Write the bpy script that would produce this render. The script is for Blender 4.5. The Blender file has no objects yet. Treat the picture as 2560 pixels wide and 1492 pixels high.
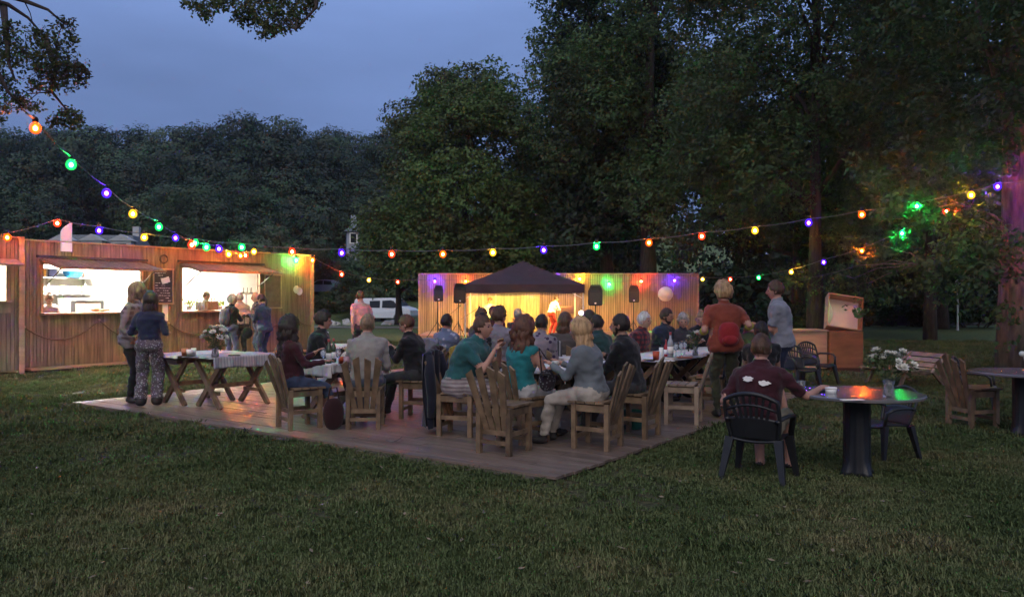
import bpy, math, random
import numpy as np
from mathutils import Vector, Matrix, noise

# ---------------------------------------------------------------- camera, sky, light, exposure
C = bpy.context.scene.collection
SC = bpy.context.scene
R = math.radians
F = 2000.0
EYE = 1.6
cam = bpy.data.objects.new('camera', bpy.data.cameras.new('camera'))
C.objects.link(cam)
cam.location = (0, 0, EYE)
cam.rotation_euler = (R(90), 0, 0)
cam.data.sensor_width = 36
cam.data.lens = 36 * F / 2560
cam.data.clip_start = 0.05
cam.data.clip_end = 1500
SC.camera = cam

W = bpy.data.worlds.new('World')
SC.world = W
W.use_nodes = True
nt = W.node_tree
bg = nt.nodes['Background']
sky = nt.nodes.new('ShaderNodeTexSky')
sky.sky_type = 'NISHITA'
sky.sun_disc = False
sky.sun_elevation = R(1.5)
sky.sun_rotation = R(186)
sky.air_density = 1.0
sky.dust_density = 1.2
sky.ozone_density = 3.0
# an even, thin layer of evening cloud over the whole dome
tc = nt.nodes.new('ShaderNodeTexCoord')
sep = nt.nodes.new('ShaderNodeSeparateXYZ')
nt.links.new(tc.outputs['Generated'], sep.inputs[0])
rmp = nt.nodes.new('ShaderNodeValToRGB')
rmp.color_ramp.elements[0].position = 0.0
rmp.color_ramp.elements[0].color = (0.80, 1.22, 2.65, 1)
rmp.color_ramp.elements[1].position = 0.50
rmp.color_ramp.elements[1].color = (2.1, 3.22, 6.5, 1)
nt.links.new(sep.outputs['Z'], rmp.inputs[0])
mp = nt.nodes.new('ShaderNodeMapping')
mp.inputs['Scale'].default_value = (1.2, 1.2, 4.5)
nt.links.new(tc.outputs['Generated'], mp.inputs[0])
nz = nt.nodes.new('ShaderNodeTexNoise')
nz.inputs['Scale'].default_value = 1.7
nz.inputs['Detail'].default_value = 5
nt.links.new(mp.outputs[0], nz.inputs[0])
mr = nt.nodes.new('ShaderNodeMapRange')
mr.inputs['From Min'].default_value = 0.3
mr.inputs['From Max'].default_value = 0.7
mr.inputs['To Min'].default_value = 0.76
mr.inputs['To Max'].default_value = 1.10
nt.links.new(nz.outputs['Fac'], mr.inputs[0])
vm = nt.nodes.new('ShaderNodeVectorMath')
vm.operation = 'SCALE'
nt.links.new(rmp.outputs[0], vm.inputs[0])
nt.links.new(mr.outputs[0], vm.inputs['Scale'])
mx = nt.nodes.new('ShaderNodeMix')
mx.data_type = 'RGBA'
mx.inputs[0].default_value = 0.88
nt.links.new(sky.outputs[0], mx.inputs[6])
nt.links.new(vm.outputs[0], mx.inputs[7])
nt.links.new(mx.outputs[2], bg.inputs['Color'])
bg.inputs['Strength'].default_value = 0.10

sun = bpy.data.objects.new('sun', bpy.data.lights.new('sun', 'SUN'))
C.objects.link(sun)
sun.data.energy = 1.25
sun.data.angle = R(70)
sun.data.color = (1.0, 0.86, 0.66)
sun.rotation_euler = (R(46), 0, R(-6))
SC.view_settings.view_transform = 'Standard'
SC.view_settings.look = 'None'
SC.view_settings.gamma = 1.0
SC.view_settings.exposure = 0.50
SC.view_settings.use_curve_mapping = False
SC.cycles.use_denoising = True
SC.cycles.max_bounces = 6
SC.cycles.transparent_max_bounces = 6
SC.cycles.sample_clamp_indirect = 4.0

# ---------------------------------------------------------------- helpers
RND = random.Random(7)
NPR = np.random.RandomState(11)
UX = Vector((0.585, 0.811, 0)).normalized()      # along the kiosk and the deck
NX = Vector((0.811, -0.585, 0)).normalized()     # out of the kiosk wall
YU = math.degrees(math.atan2(UX.y, UX.x))

def P(px, py, Y):
    return Vector(((px - 1280) / F * Y, Y, EYE - (py - 746) / F * Y))

def G(px, py, z=0.0):
    Y = (EYE - z) * F / (py - 746)
    return Vector(((px - 1280) / F * Y, Y, z))

def rz(a):
    return Matrix.Rotation(R(a), 3, 'Z')

class MB:
    def __init__(s):
        s.v = []; s.f = []; s.m = []
    def add(s, vs, fs, mi=0):
        o = len(s.v)
        s.v.extend([tuple(x) for x in vs])
        s.f.extend([tuple(i + o for i in f) for f in fs])
        s.m.extend([mi] * len(fs))
        return s
    def box(s, c, d, rot=None, mi=0):
        c = Vector(c); hx, hy, hz = d[0] / 2, d[1] / 2, d[2] / 2
        vs = [Vector((x * hx, y * hy, z * hz)) for z in (-1, 1) for y in (-1, 1) for x in (-1, 1)]
        if rot is not None: vs = [rot @ q for q in vs]
        return s.add([c + q for q in vs], [(0, 2, 3, 1), (4, 5, 7, 6), (0, 1, 5, 4), (2, 6, 7, 3), (0, 4, 6, 2), (1, 3, 7, 5)], mi)
    def beam(s, a, b, w, h, up=(0, 0, 1), mi=0, w2=None, h2=None, cut=0.0):
        a = Vector(a); b = Vector(b); d = (b - a).normalized(); up = Vector(up)
        x = d.cross(up)
        if x.length < 1e-4: x = d.cross(Vector((1, 0, 0)))
        x.normalize(); y = x.cross(d)
        w2 = w if w2 is None else w2; h2 = h if h2 is None else h2
        vs = []
        for p, ww, hh, k in ((a, w, h, 0), (b, w2, h2, cut)):
            for sx, sy in ((-1, -1), (1, -1), (1, 1), (-1, 1)):
                vs.append(p + x * sx * ww / 2 + y * sy * hh / 2 + d * (k * sx * ww / 2))
        return s.add(vs, [(0, 1, 2, 3), (7, 6, 5, 4), (0, 4, 5, 1), (1, 5, 6, 2), (2, 6, 7, 3), (3, 7, 4, 0)], mi)
    def tube(s, pts, rad, n=8, mi=0, cap=True, flat=1.0):
        pts = [Vector(p) for p in pts]
        if not hasattr(rad, '__len__'): rad = [rad] * len(pts)
        vs = []; fs = []; x = None
        for i, p in enumerate(pts):
            d = (pts[min(i + 1, len(pts) - 1)] - pts[max(i - 1, 0)])
            if d.length < 1e-6: d = Vector((0, 0, 1))
            d.normalize()
            if x is None:
                x = d.cross(Vector((0, 0, 1)))
                if x.length < 0.05: x = d.cross(Vector((0, 1, 0)))
            x = (x - d * x.dot(d)).normalized(); y = d.cross(x)
            for k in range(n):
                a = 2 * math.pi * k / n
                vs.append(p + (x * math.cos(a) + y * math.sin(a) * flat) * rad[i])
        for i in range(len(pts) - 1):
            for k in range(n):
                k2 = (k + 1) % n
                fs.append((i * n + k, i * n + k2, (i + 1) * n + k2, (i + 1) * n + k))
        if cap:
            fs.append(tuple(range(n))[::-1]); fs.append(tuple((len(pts) - 1) * n + k for k in range(n)))
        return s.add(vs, fs, mi)
    def lathe(s, prof, c=(0, 0, 0), n=16, mi=0, wob=None):
        c = Vector(c); vs = []; fs = []
        for i, (r, z) in enumerate(prof):
            for k in range(n):
                a = 2 * math.pi * k / n
                rr = r * (1 + (wob(a, z) if wob else 0))
                vs.append(c + Vector((math.cos(a) * rr, math.sin(a) * rr, z)))
        for i in range(len(prof) - 1):
            for k in range(n):
                k2 = (k + 1) % n
                fs.append((i * n + k, i * n + k2, (i + 1) * n + k2, (i + 1) * n + k))
        if prof[0][0] > 1e-4: fs.append(tuple(range(n))[::-1])
        if prof[-1][0] > 1e-4: fs.append(tuple((len(prof) - 1) * n + k for k in range(n)))
        return s.add(vs, fs, mi)
    def ell(s, c, r, rot=None, nu=12, nv=8, mi=0, fn=None):
        c = Vector(c); vs = []; fs = []
        if not hasattr(r, '__len__'): r = (r, r, r)
        for j in range(nv + 1):
            t = math.pi * j / nv
            for i in range(nu):
                a = 2 * math.pi * i / nu
                q = Vector((math.sin(t) * math.cos(a), math.sin(t) * math.sin(a), math.cos(t)))
                if fn: q = fn(q)
                q = Vector((q.x * r[0], q.y * r[1], q.z * r[2]))
                if rot is not None: q = rot @ q
                vs.append(c + q)
        for j in range(nv):
            for i in range(nu):
                i2 = (i + 1) % nu
                fs.append((j * nu + i, (j + 1) * nu + i, (j + 1) * nu + i2, j * nu + i2))
        return s.add(vs, fs, mi)
    def grid(s, fn, nu, nv, mi=0):
        vs = [fn(i / nu, j / nv) for j in range(nv + 1) for i in range(nu + 1)]
        fs = [(j * (nu + 1) + i, j * (nu + 1) + i + 1, (j + 1) * (nu + 1) + i + 1, (j + 1) * (nu + 1) + i) for j in range(nv) for i in range(nu)]
        return s.add(vs, fs, mi)
    def mesh(s, name, mats, smooth=False):
        me = bpy.data.meshes.new(name)
        me.from_pydata(s.v, [], s.f)
        for m in (mats if isinstance(mats, (list, tuple)) else [mats]): me.materials.append(m)
        if len(me.materials) > 1: me.polygons.foreach_set('material_index', s.m)
        if smooth: me.polygons.foreach_set('use_smooth', [True] * len(me.polygons))
        return me
    def build(s, name, mats, parent=None, smooth=False, loc=None, rot=None):
        return link(name, s.mesh(name, mats, smooth), parent, loc, rot)

def link(name, me, parent=None, loc=None, rot=None, scale=None):
    o = bpy.data.objects.new(name, me)
    C.objects.link(o)
    if parent is not None: o.parent = parent
    if loc is not None: o.location = loc
    if rot is not None: o.rotation_euler = rot if hasattr(rot, '__len__') else (0, 0, R(rot))
    if scale is not None: o.scale = scale if hasattr(scale, '__len__') else (scale,) * 3
    return o

def tag(o, label=None, cat=None, group=None, kind=None):
    if label: o['label'] = label
    if cat: o['category'] = cat
    if group: o['group'] = group
    if kind: o['kind'] = kind
    return o

def thing(name, label, cat, loc=(0, 0, 0), yaw=0, group=None):
    o = bpy.data.objects.new(name, None)
    o.empty_display_size = 0.2
    C.objects.link(o)
    o.location = loc
    o.rotation_euler = (0, 0, R(yaw))
    return tag(o, label, cat, group)

def kids(o): return [c for c in ALLK if c.parent == o]

def copy_tree(o, label, loc=None, yaw=None, scale=None):
    n = o.copy(); C.objects.link(n)
    n['label'] = label
    if loc is not None: n.location = loc
    if yaw is not None: n.rotation_euler = (0, 0, R(yaw))
    if scale is not None: n.scale = (scale,) * 3 if not hasattr(scale, '__len__') else scale
    for ch in list(o.children):
        c = ch.copy(); C.objects.link(c); c.parent = n
        for g in list(ch.children):
            d = g.copy(); C.objects.link(d); d.parent = c
    return n

def qmesh(name, V, nper, mats, smooth=False):
    """mesh of len(V)/nper separate n-gons from a numpy array of vertices"""
    me = bpy.data.meshes.new(name)
    n = len(V); nf = n // nper
    me.vertices.add(n); me.vertices.foreach_set('co', V.astype(np.float32).ravel())
    me.loops.add(n); me.loops.foreach_set('vertex_index', np.arange(n, dtype=np.int32))
    me.polygons.add(nf); me.polygons.foreach_set('loop_start', np.arange(0, n, nper, dtype=np.int32))
    me.update(calc_edges=True)
    for m in (mats if isinstance(mats, (list, tuple)) else [mats]): me.materials.append(m)
    return me

# ---------------------------------------------------------------- materials
def M(name, col, rough=0.6, var=0.15, scale=8.0, bump=0.0, stretch=(1, 1, 1), metal=0.0, spec=0.4, pattern=None, col2=None, rnd=0.0, bscale=None, trans=0.0, sheen=0.0, detail=4):
    m = bpy.data.materials.new(name); m.use_nodes = True
    t = m.node_tree; N = t.nodes; L = t.links
    b = N['Principled BSDF']
    b.inputs['Roughness'].default_value = rough
    b.inputs['Metallic'].default_value = metal
    b.inputs['Specular IOR Level'].default_value = spec
    if trans: b.inputs['Transmission Weight'].default_value = trans
    if sheen:
        b.inputs['Sheen Weight'].default_value = sheen
    c4 = lambda c, k=1.0: (min(1, c[0] * k), min(1, c[1] * k), min(1, c[2] * k), 1)
    tcn = N.new('ShaderNodeTexCoord'); mpn = N.new('ShaderNodeMapping')
    L.new(tcn.outputs['Object'], mpn.inputs[0]); mpn.inputs['Scale'].default_value = stretch
    oi = N.new('ShaderNodeObjectInfo')
    if rnd:
        cb = N.new('ShaderNodeCombineXYZ'); mu = N.new('ShaderNodeMath'); mu.operation = 'MULTIPLY'; mu.inputs[1].default_value = 37.0
        L.new(oi.outputs['Random'], mu.inputs[0])
        for i in range(3): L.new(mu.outputs[0], cb.inputs[i])
        L.new(cb.outputs[0], mpn.inputs['Location'])
    n1 = N.new('ShaderNodeTexNoise'); n1.inputs['Scale'].default_value = scale; n1.inputs['Detail'].default_value = detail
    L.new(mpn.outputs[0], n1.inputs[0])
    rp = N.new('ShaderNodeValToRGB')
    rp.color_ramp.elements[0].position = 0.32; rp.color_ramp.elements[1].position = 0.68
    rp.color_ramp.elements[0].color = c4(col, 1 - var)
    rp.color_ramp.elements[1].color = c4(col2, 1) if (col2 and not pattern) else c4(col, 1 + var)
    L.new(n1.outputs['Fac'], rp.inputs[0])
    out = rp.outputs[0]
    def mixc(fac, a, bcol, mode='MIX'):
        mxn = N.new('ShaderNodeMix'); mxn.data_type = 'RGBA'; mxn.blend_type = mode
        if isinstance(fac, float): mxn.inputs[0].default_value = fac
        else: L.new(fac, mxn.inputs[0])
        L.new(a, mxn.inputs[6])
        if isinstance(bcol, tuple): mxn.inputs[7].default_value = bcol
        else: L.new(bcol, mxn.inputs[7])
        return mxn.outputs[2]
    if pattern in ('plaid', 'stripe', 'vstripe'):
        for ax, on in (('Z', pattern != 'vstripe'), ('X', pattern in ('plaid', 'vstripe'))):
            if not on: continue
            w = N.new('ShaderNodeTexWave'); w.bands_direction = ax; w.inputs['Scale'].default_value = 4.2 if pattern == 'plaid' else 7.0
            w.inputs['Distortion'].default_value = 0.6
            L.new(tcn.outputs['Object'], w.inputs[0])
            r2 = N.new('ShaderNodeValToRGB'); r2.color_ramp.elements[0].position = 0.52; r2.color_ramp.elements[1].position = 0.62
            L.new(w.outputs['Fac'], r2.inputs[0])
            f2 = N.new('ShaderNodeMath'); f2.operation = 'MULTIPLY'; f2.inputs[1].default_value = 0.75
            L.new(r2.outputs[0], f2.inputs[0])
            out = mixc(f2.outputs[0], out, c4(col2))
    if pattern == 'floral':
        vo = N.new('ShaderNodeTexVoronoi'); vo.inputs['Scale'].default_value = 13.0
        L.new(tcn.outputs['Object'], vo.inputs[0])
        r2 = N.new('ShaderNodeValToRGB'); r2.color_ramp.elements[0].position = 0.26; r2.color_ramp.elements[1].position = 0.34
        r2.color_ramp.elements[0].color = (1, 1, 1, 1); r2.color_ramp.elements[1].color = (0, 0, 0, 1)
        L.new(vo.outputs['Distance'], r2.inputs[0])
        out = mixc(r2.outputs[0], out, c4(col2))
    if pattern == 'speck':
        vo = N.new('ShaderNodeTexVoronoi'); vo.inputs['Scale'].default_value = 34.0
        L.new(tcn.outputs['Object'], vo.inputs[0])
        r2 = N.new('ShaderNodeValToRGB'); r2.color_ramp.elements[0].position = 0.30; r2.color_ramp.elements[1].position = 0.38
        r2.color_ramp.elements[0].color = (1, 1, 1, 1); r2.color_ramp.elements[1].color = (0, 0, 0, 1)
        L.new(vo.outputs['Distance'], r2.inputs[0])
        out = mixc(r2.outputs[0], out, c4(col2))
    if rnd:
        mr2 = N.new('ShaderNodeMapRange'); mr2.inputs['To Min'].default_value = 1 - rnd; mr2.inputs['To Max'].default_value = 1 + rnd
        L.new(oi.outputs['Random'], mr2.inputs[0])
        vs = N.new('ShaderNodeVectorMath'); vs.operation = 'SCALE'
        L.new(out, vs.inputs[0]); L.new(mr2.outputs[0], vs.inputs['Scale'])
        out = vs.outputs[0]
    L.new(out, b.inputs['Base Color'])
    if bump:
        n2 = N.new('ShaderNodeTexNoise'); n2.inputs['Scale'].default_value = bscale or scale * 3; n2.inputs['Detail'].default_value = 5
        L.new(mpn.outputs[0], n2.inputs[0])
        bp = N.new('ShaderNodeBump'); bp.inputs['Strength'].default_value = bump; bp.inputs['Distance'].default_value = 0.01
        L.new(n2.outputs['Fac'], bp.inputs['Height']); L.new(bp.outputs[0], b.inputs['Normal'])
    return m

_cm = {}
def cloth(col, pattern=None, col2=None):
    col = tuple(x * .66 for x in col); col2 = tuple(x * .66 for x in col2) if col2 else None
    k = (col, pattern, col2)
    if k not in _cm:
        _cm[k] = M('cloth', col, 0.85, 0.22, 5.0, 0.35, pattern=pattern, col2=col2, spec=0.2, bscale=60, sheen=0.15)
    return _cm[k]

def leafmat(name, c1, c2, c3, tr=0.25, scale=0.35, tone=0.1):
    m = bpy.data.materials.new(name); m.use_nodes = True
    t = m.node_tree; N = t.nodes; L = t.links
    b = N['Principled BSDF']; b.inputs['Roughness'].default_value = 0.62; b.inputs['Specular IOR Level'].default_value = 0.25
    ge = N.new('ShaderNodeNewGeometry')
    rp = N.new('ShaderNodeValToRGB'); rp.color_ramp.elements[0].color = (*c1, 1); rp.color_ramp.elements[1].color = (*c2, 1)
    L.new(ge.outputs['Random Per Island'], rp.inputs[0])
    tcn = N.new('ShaderNodeTexCoord'); n1 = N.new('ShaderNodeTexNoise'); n1.inputs['Scale'].default_value = scale; n1.inputs['Detail'].default_value = 2
    L.new(tcn.outputs['Object'], n1.inputs[0])
    r2 = N.new('ShaderNodeValToRGB'); r2.color_ramp.elements[0].position = 0.45; r2.color_ramp.elements[1].position = 0.65
    L.new(n1.outputs['Fac'], r2.inputs[0])
    mxn = N.new('ShaderNodeMix'); mxn.data_type = 'RGBA'
    L.new(r2.outputs[0], mxn.inputs[0]); L.new(rp.outputs[0], mxn.inputs[6]); mxn.inputs[7].default_value = (*c3, 1)
    oi = N.new('ShaderNodeObjectInfo'); mr3 = N.new('ShaderNodeMapRange'); mr3.inputs['To Min'].default_value = 1 - tone; mr3.inputs['To Max'].default_value = 1 + tone
    L.new(oi.outputs['Random'], mr3.inputs[0]); vs3 = N.new('ShaderNodeVectorMath'); vs3.operation = 'SCALE'
    L.new(mxn.outputs[2], vs3.inputs[0]); L.new(mr3.outputs[0], vs3.inputs['Scale']); L.new(vs3.outputs[0], b.inputs['Base Color'])
    if tr:
        tl = N.new('ShaderNodeBsdfTranslucent'); L.new(vs3.outputs[0], tl.inputs['Color'])
        ms = N.new('ShaderNodeMixShader'); ms.inputs[0].default_value = tr
        L.new(b.outputs[0], ms.inputs[1]); L.new(tl.outputs[0], ms.inputs[2])
        L.new(ms.outputs[0], N['Material Output'].inputs['Surface'])
    return m

def emis(name, col, st):
    m = bpy.data.materials.new(name); m.use_nodes = True
    t = m.node_tree; t.nodes.remove(t.nodes['Principled BSDF'])
    e = t.nodes.new('ShaderNodeEmission'); e.inputs[0].default_value = (*col, 1); e.inputs[1].default_value = st
    t.links.new(e.outputs[0], t.nodes['Material Output'].inputs[0])
    return m

def bulbmat(name, col, core=7600.0, rim=2.4):
    m = bpy.data.materials.new(name); m.use_nodes = True
    t = m.node_tree; t.nodes.remove(t.nodes['Principled BSDF']); L = t.links
    e = t.nodes.new('ShaderNodeEmission'); e.inputs[0].default_value = (*col, 1)
    lw = t.nodes.new('ShaderNodeLayerWeight'); lw.inputs[0].default_value = 0.5
    sb = t.nodes.new('ShaderNodeMath'); sb.operation = 'SUBTRACT'; sb.inputs[0].default_value = 1.0
    L.new(lw.outputs['Facing'], sb.inputs[1])
    pw = t.nodes.new('ShaderNodeMath'); pw.operation = 'POWER'; pw.inputs[1].default_value = 70.0
    L.new(sb.outputs[0], pw.inputs[0])
    ma = t.nodes.new('ShaderNodeMath'); ma.operation = 'MULTIPLY_ADD'; ma.inputs[1].default_value = core; ma.inputs[2].default_value = rim
    L.new(pw.outputs[0], ma.inputs[0]); L.new(ma.outputs[0], e.inputs[1])
    # coloured glass, its glow faded towards the rim to imitate a soft flare
    tr = t.nodes.new('ShaderNodeBsdfTransparent'); p2 = t.nodes.new('ShaderNodeMath'); p2.operation = 'POWER'; p2.inputs[1].default_value = 1.6
    ms = t.nodes.new('ShaderNodeMixShader')
    L.new(sb.outputs[0], p2.inputs[0]); L.new(p2.outputs[0], ms.inputs[0]); L.new(tr.outputs[0], ms.inputs[1]); L.new(e.outputs[0], ms.inputs[2])
    L.new(ms.outputs[0], t.nodes['Material Output'].inputs[0])
    return m

MT = dict(
    clad=M('kiosk_wood', (0.185, 0.125, 0.080), 0.6, 0.35, 3.0, 0.4, (5, 5, 0.5), rnd=0.15),
    stagewood=M('stage_wood', (0.25, 0.168, 0.108), 0.6, 0.3, 2.0, 0.3, (7, 7, 0.5), rnd=0.2),
    dark=M('dark_gap', (0.02, 0.014, 0.01), 0.9),
    plank=M('deck_plank', (0.165, 0.122, 0.100), 0.36, 0.26, 2.2, 0.25, (0.6, 5, 5), rnd=0.10),
    decku=M('deck_underlay', (0.03, 0.024, 0.02), 0.9),
    wood=M('chair_wood', (0.165, 0.108, 0.064), 0.6, 0.4, 3.5, 0.4, (2, 2, 2), rnd=0.25),
    wood2=M('pale_chair_wood', (0.26, 0.19, 0.14), 0.6, 0.25, 3.5, 0.4, (2, 2, 2), rnd=0.2),
    ply=M('plywood', (0.36, 0.23, 0.145), 0.55, 0.2, 2.0, 0.15, (1, 1, 5)),
    plyd=M('stained_plywood', (0.22, 0.085, 0.035), 0.5, 0.25, 2.0, 0.15, (1, 1, 4)),
    plastic=M('black_plastic', (0.018, 0.019, 0.022), 0.38, 0.1),
    white=M('white_paint', (0.78, 0.78, 0.76), 0.5, 0.04),
    steel=M('steel', (0.58, 0.58, 0.57), 0.35, 0.1, metal=0.35),
    blackm=M('black_metal', (0.02, 0.02, 0.022), 0.45, 0.1),
    linen=M('white_linen', (0.62, 0.58, 0.56), 0.8, 0.08, 4, 0.2, bscale=20),
    checked=M('checked_cloth', (0.42, 0.40, 0.42), 0.85, 0.12, 4, 0.2, pattern='vstripe', col2=(0.26, 0.25, 0.28)),
    dotted=M('dotted_cloth', (0.55, 0.5, 0.5), 0.85, 0.1, 4, 0.2, pattern='speck', col2=(0.2, 0.08, 0.08)),
    paper=M('paper', (0.78, 0.74, 0.72), 0.8, 0.03),
    chalk=M('blackboard', (0.035, 0.03, 0.035), 0.8, 0.25, 6),
    chalkw=M('chalk', (0.45, 0.42, 0.42), 0.9, 0.3, 30),
    rope=M('rope', (0.14, 0.09, 0.055), 0.9, 0.3, 60, 0.6),
    bark=M('bark', (0.040, 0.031, 0.026), 0.9, 0.4, 5, 1.0, (3, 3, 0.5), bscale=9),
    barkp=M('pale_bark', (0.10, 0.085, 0.075), 0.85, 0.4, 4, 1.0, (3, 3, 0.6), bscale=8),
    twig=M('twig_bark', (0.06, 0.045, 0.04), 0.9, 0.3, 20),
    rock=M('pale_rock', (0.42, 0.41, 0.39), 0.9, 0.3, 4, 0.8),
    glass=M('clear_glass', (0.85, 0.87, 0.88), 0.06, 0.0, trans=0.9, spec=0.5),
    beer=M('beer', (0.75, 0.36, 0.05), 0.15, 0.05, trans=0.45),
    wineg=M('bottle_glass', (0.03, 0.06, 0.03), 0.1, 0.1, spec=0.6),
    skinl=M('skin_light', (0.40, 0.21, 0.155), 0.55, 0.10, 12, 0.1),
    skinm=M('skin_tan', (0.24, 0.125, 0.085), 0.55, 0.10, 12, 0.1),
    lip=M('lip', (0.30, 0.10, 0.09), 0.5, 0.05),
    eye=M('eye', (0.03, 0.025, 0.02), 0.2, 0.05),
    shoe=M('dark_shoe', (0.025, 0.022, 0.022), 0.6, 0.2),
    shoew=M('white_shoe', (0.6, 0.58, 0.58), 0.6, 0.1),
    canopy=M('canopy_cloth', (0.035, 0.022, 0.032), 0.75, 0.15, 3, 0.3),
    petal=M('white_petal', (0.72, 0.70, 0.62), 0.6, 0.1, 30),
    stem=M('stem_green', (0.04, 0.075, 0.03), 0.7, 0.2, 20),
)
BC = dict(r=(1.0, 0.045, 0.012), o=(1.0, 0.10, 0.006), y=(1.0, 0.46, 0.02), g=(0.012, 1.0, 0.12), b=(0.06, 0.012, 1.0))
BM = {k: bulbmat('bulb_' + {'r': 'red', 'o': 'orange', 'y': 'yellow', 'g': 'green', 'b': 'blue'}[k], c) for k, c in BC.items()}
# ---------------------------------------------------------------- terrain
def terrain(x, y):
    z = 0.0
    t = max(0.0, min(1.0, (y - 46) / 14)); z -= 0.3 * t * t * (3 - 2 * t)
    t = max(0.0, min(1.0, (y - 68) / 12)); z += 2.3 * t * t * (3 - 2 * t)
    if y > 80:
        k = max(0.0, min(1.0, (y - 80) / 75))
        amp = 16.0 + 5.0 * math.sin(x * 0.035 + 0.8) + 2.0 * math.sin(x * 0.09)
        amp *= max(0.25, min(1.0, 1.0 - (x - 10) / 60)) if x > 10 else 1.0
        z += amp * k * k * (3 - 2 * k)
    z += 0.02 * noise.noise(Vector((x * 0.6, y * 0.6, 0))) if y < 60 else 0
    return z

def ground():
    xs = np.concatenate([np.linspace(-420, -44, 24), np.linspace(-40, 40, 130), np.linspace(44, 420, 24)])
    ys = np.concatenate([np.linspace(-60, -2, 8), np.linspace(0, 50, 110), np.linspace(52, 180, 60), np.linspace(190, 600, 14)])
    vs = [(x, y, terrain(x, y) - (0.012 if (abs(x) < 30 and y < 40) else 0)) for y in ys for x in xs]
    nx = len(xs)
    fs = [(j * nx + i, j * nx + i + 1, (j + 1) * nx + i + 1, (j + 1) * nx + i) for j in range(len(ys) - 1) for i in range(nx - 1)]
    m = bpy.data.materials.new('lawn_soil'); m.use_nodes = True
    t = m.node_tree; N = t.nodes; L = t.links; b = N['Principled BSDF']
    b.inputs['Roughness'].default_value = 0.9; b.inputs['Specular IOR Level'].default_value = 0.15
    ge = N.new('ShaderNodeNewGeometry')
    n1 = N.new('ShaderNodeTexNoise'); n1.inputs['Scale'].default_value = 0.55; n1.inputs['Detail'].default_value = 8; n1.inputs['Roughness'].default_value = 0.65
    L.new(ge.outputs['Position'], n1.inputs[0])
    rp = N.new('ShaderNodeValToRGB'); e = rp.color_ramp.elements
    e[0].position = 0.30; e[0].color = (0.040, 0.050, 0.022, 1)
    e[1].position = 0.72; e[1].color = (0.095, 0.072, 0.042, 1)
    x = e.new(0.5); x.color = (0.06, 0.058, 0.028, 1)
    L.new(n1.outputs['Fac'], rp.inputs[0])
    n2 = N.new('ShaderNodeTexNoise'); n2.inputs['Scale'].default_value = 14; n2.inputs['Detail'].default_value = 6
    L.new(ge.outputs['Position'], n2.inputs[0])
    mr2 = N.new('ShaderNodeMapRange'); mr2.inputs['From Min'].default_value = 0.3; mr2.inputs['From Max'].default_value = 0.7
    mr2.inputs['To Min'].default_value = 0.5; mr2.inputs['To Max'].default_value = 1.35
    L.new(n2.outputs['Fac'], mr2.inputs[0])
    vs2 = N.new('ShaderNodeVectorMath'); vs2.operation = 'SCALE'; L.new(rp.outputs[0], vs2.inputs[0]); L.new(mr2.outputs[0], vs2.inputs['Scale'])
    # beyond the blades built as geometry the sheet itself carries the colour of the short grass
    sp = N.new('ShaderNodeSeparateXYZ'); L.new(ge.outputs['Position'], sp.inputs[0])
    mf = N.new('ShaderNodeMapRange'); mf.inputs['From Min'].default_value = 19; mf.inputs['From Max'].default_value = 31; mf.inputs['To Max'].default_value = .85
    L.new(sp.outputs['Y'], mf.inputs[0])
    vg = N.new('ShaderNodeVectorMath'); vg.operation = 'SCALE'; vg.inputs[0].default_value = (.098, .135, .056); L.new(mr2.outputs[0], vg.inputs['Scale'])
    mg = N.new('ShaderNodeMix'); mg.data_type = 'RGBA'; L.new(mf.outputs[0], mg.inputs[0]); L.new(vs2.outputs[0], mg.inputs[6]); L.new(vg.outputs[0], mg.inputs[7])
    L.new(mg.outputs[2], b.inputs['Base Color'])
    bp = N.new('ShaderNodeBump'); bp.inputs['Strength'].default_value = 0.9; bp.inputs['Distance'].default_value = 0.05
    L.new(n2.outputs['Fac'], bp.inputs['Height']); L.new(bp.outputs[0], b.inputs['Normal'])
    me = bpy.data.meshes.new('ground'); me.from_pydata(vs, [], fs); me.materials.append(m)
    me.polygons.foreach_set('use_smooth', [True] * len(me.polygons))
    return tag(link('ground', me), kind='structure')
ground()

# gravel path on the far lawn
mb = MB()
mb.grid(lambda u, v: Vector((-26 + 33 * u, 42.2 + 2.6 * v + 1.2 * math.sin(u * 5), terrain(-26 + 33 * u, 43) + 0.03)), 40, 2)
tag(mb.build('path', M('gravel', (0.16, 0.15, 0.13), 0.9, 0.25, 3, 0.4)), kind='structure')

# ---------------------------------------------------------------- deck
L0 = Vector((-6.62, 12.05, 0))
DN, DU = 8.65, 7.6
deck_rot = math.degrees(math.atan2(NX.y, NX.x))
mb = MB(); mb.box((DN / 2, DU / 2, 0.0), (DN - 0.04, DU - 0.04, 0.03))
deck = mb.build('deck', MT['decku'], loc=L0, rot=deck_rot)
tag(deck, kind='structure')
pl = {}
for j in range(54):
    w = DU / 54; off = [0, 0.9, 0.35, 1.25][j % 4]; x = 0.0; cuts = [off + 0.6, off + 3.0, off + 5.4, off + 7.8]
    cuts = [c for c in cuts if 0.3 < c < DN - 0.3] + [DN]
    for c in cuts:
        ln = round(c - x, 2)
        if ln not in pl:
            q = MB(); q.box((ln / 2, 0, 0), (ln - 0.006, w - 0.005, 0.024)); pl[ln] = q.mesh('plank', MT['plank'])
        link('plank', pl[ln], deck, (x + ((j * 37) % 11 - 5) * .003, (j + 0.5) * w, 0.028 + RND.uniform(-0.002, 0.002)), (RND.uniform(-.004, .004), 0, 0))
        x = c
def DZ(v): return Vector((v.x, v.y, 0.040))

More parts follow.
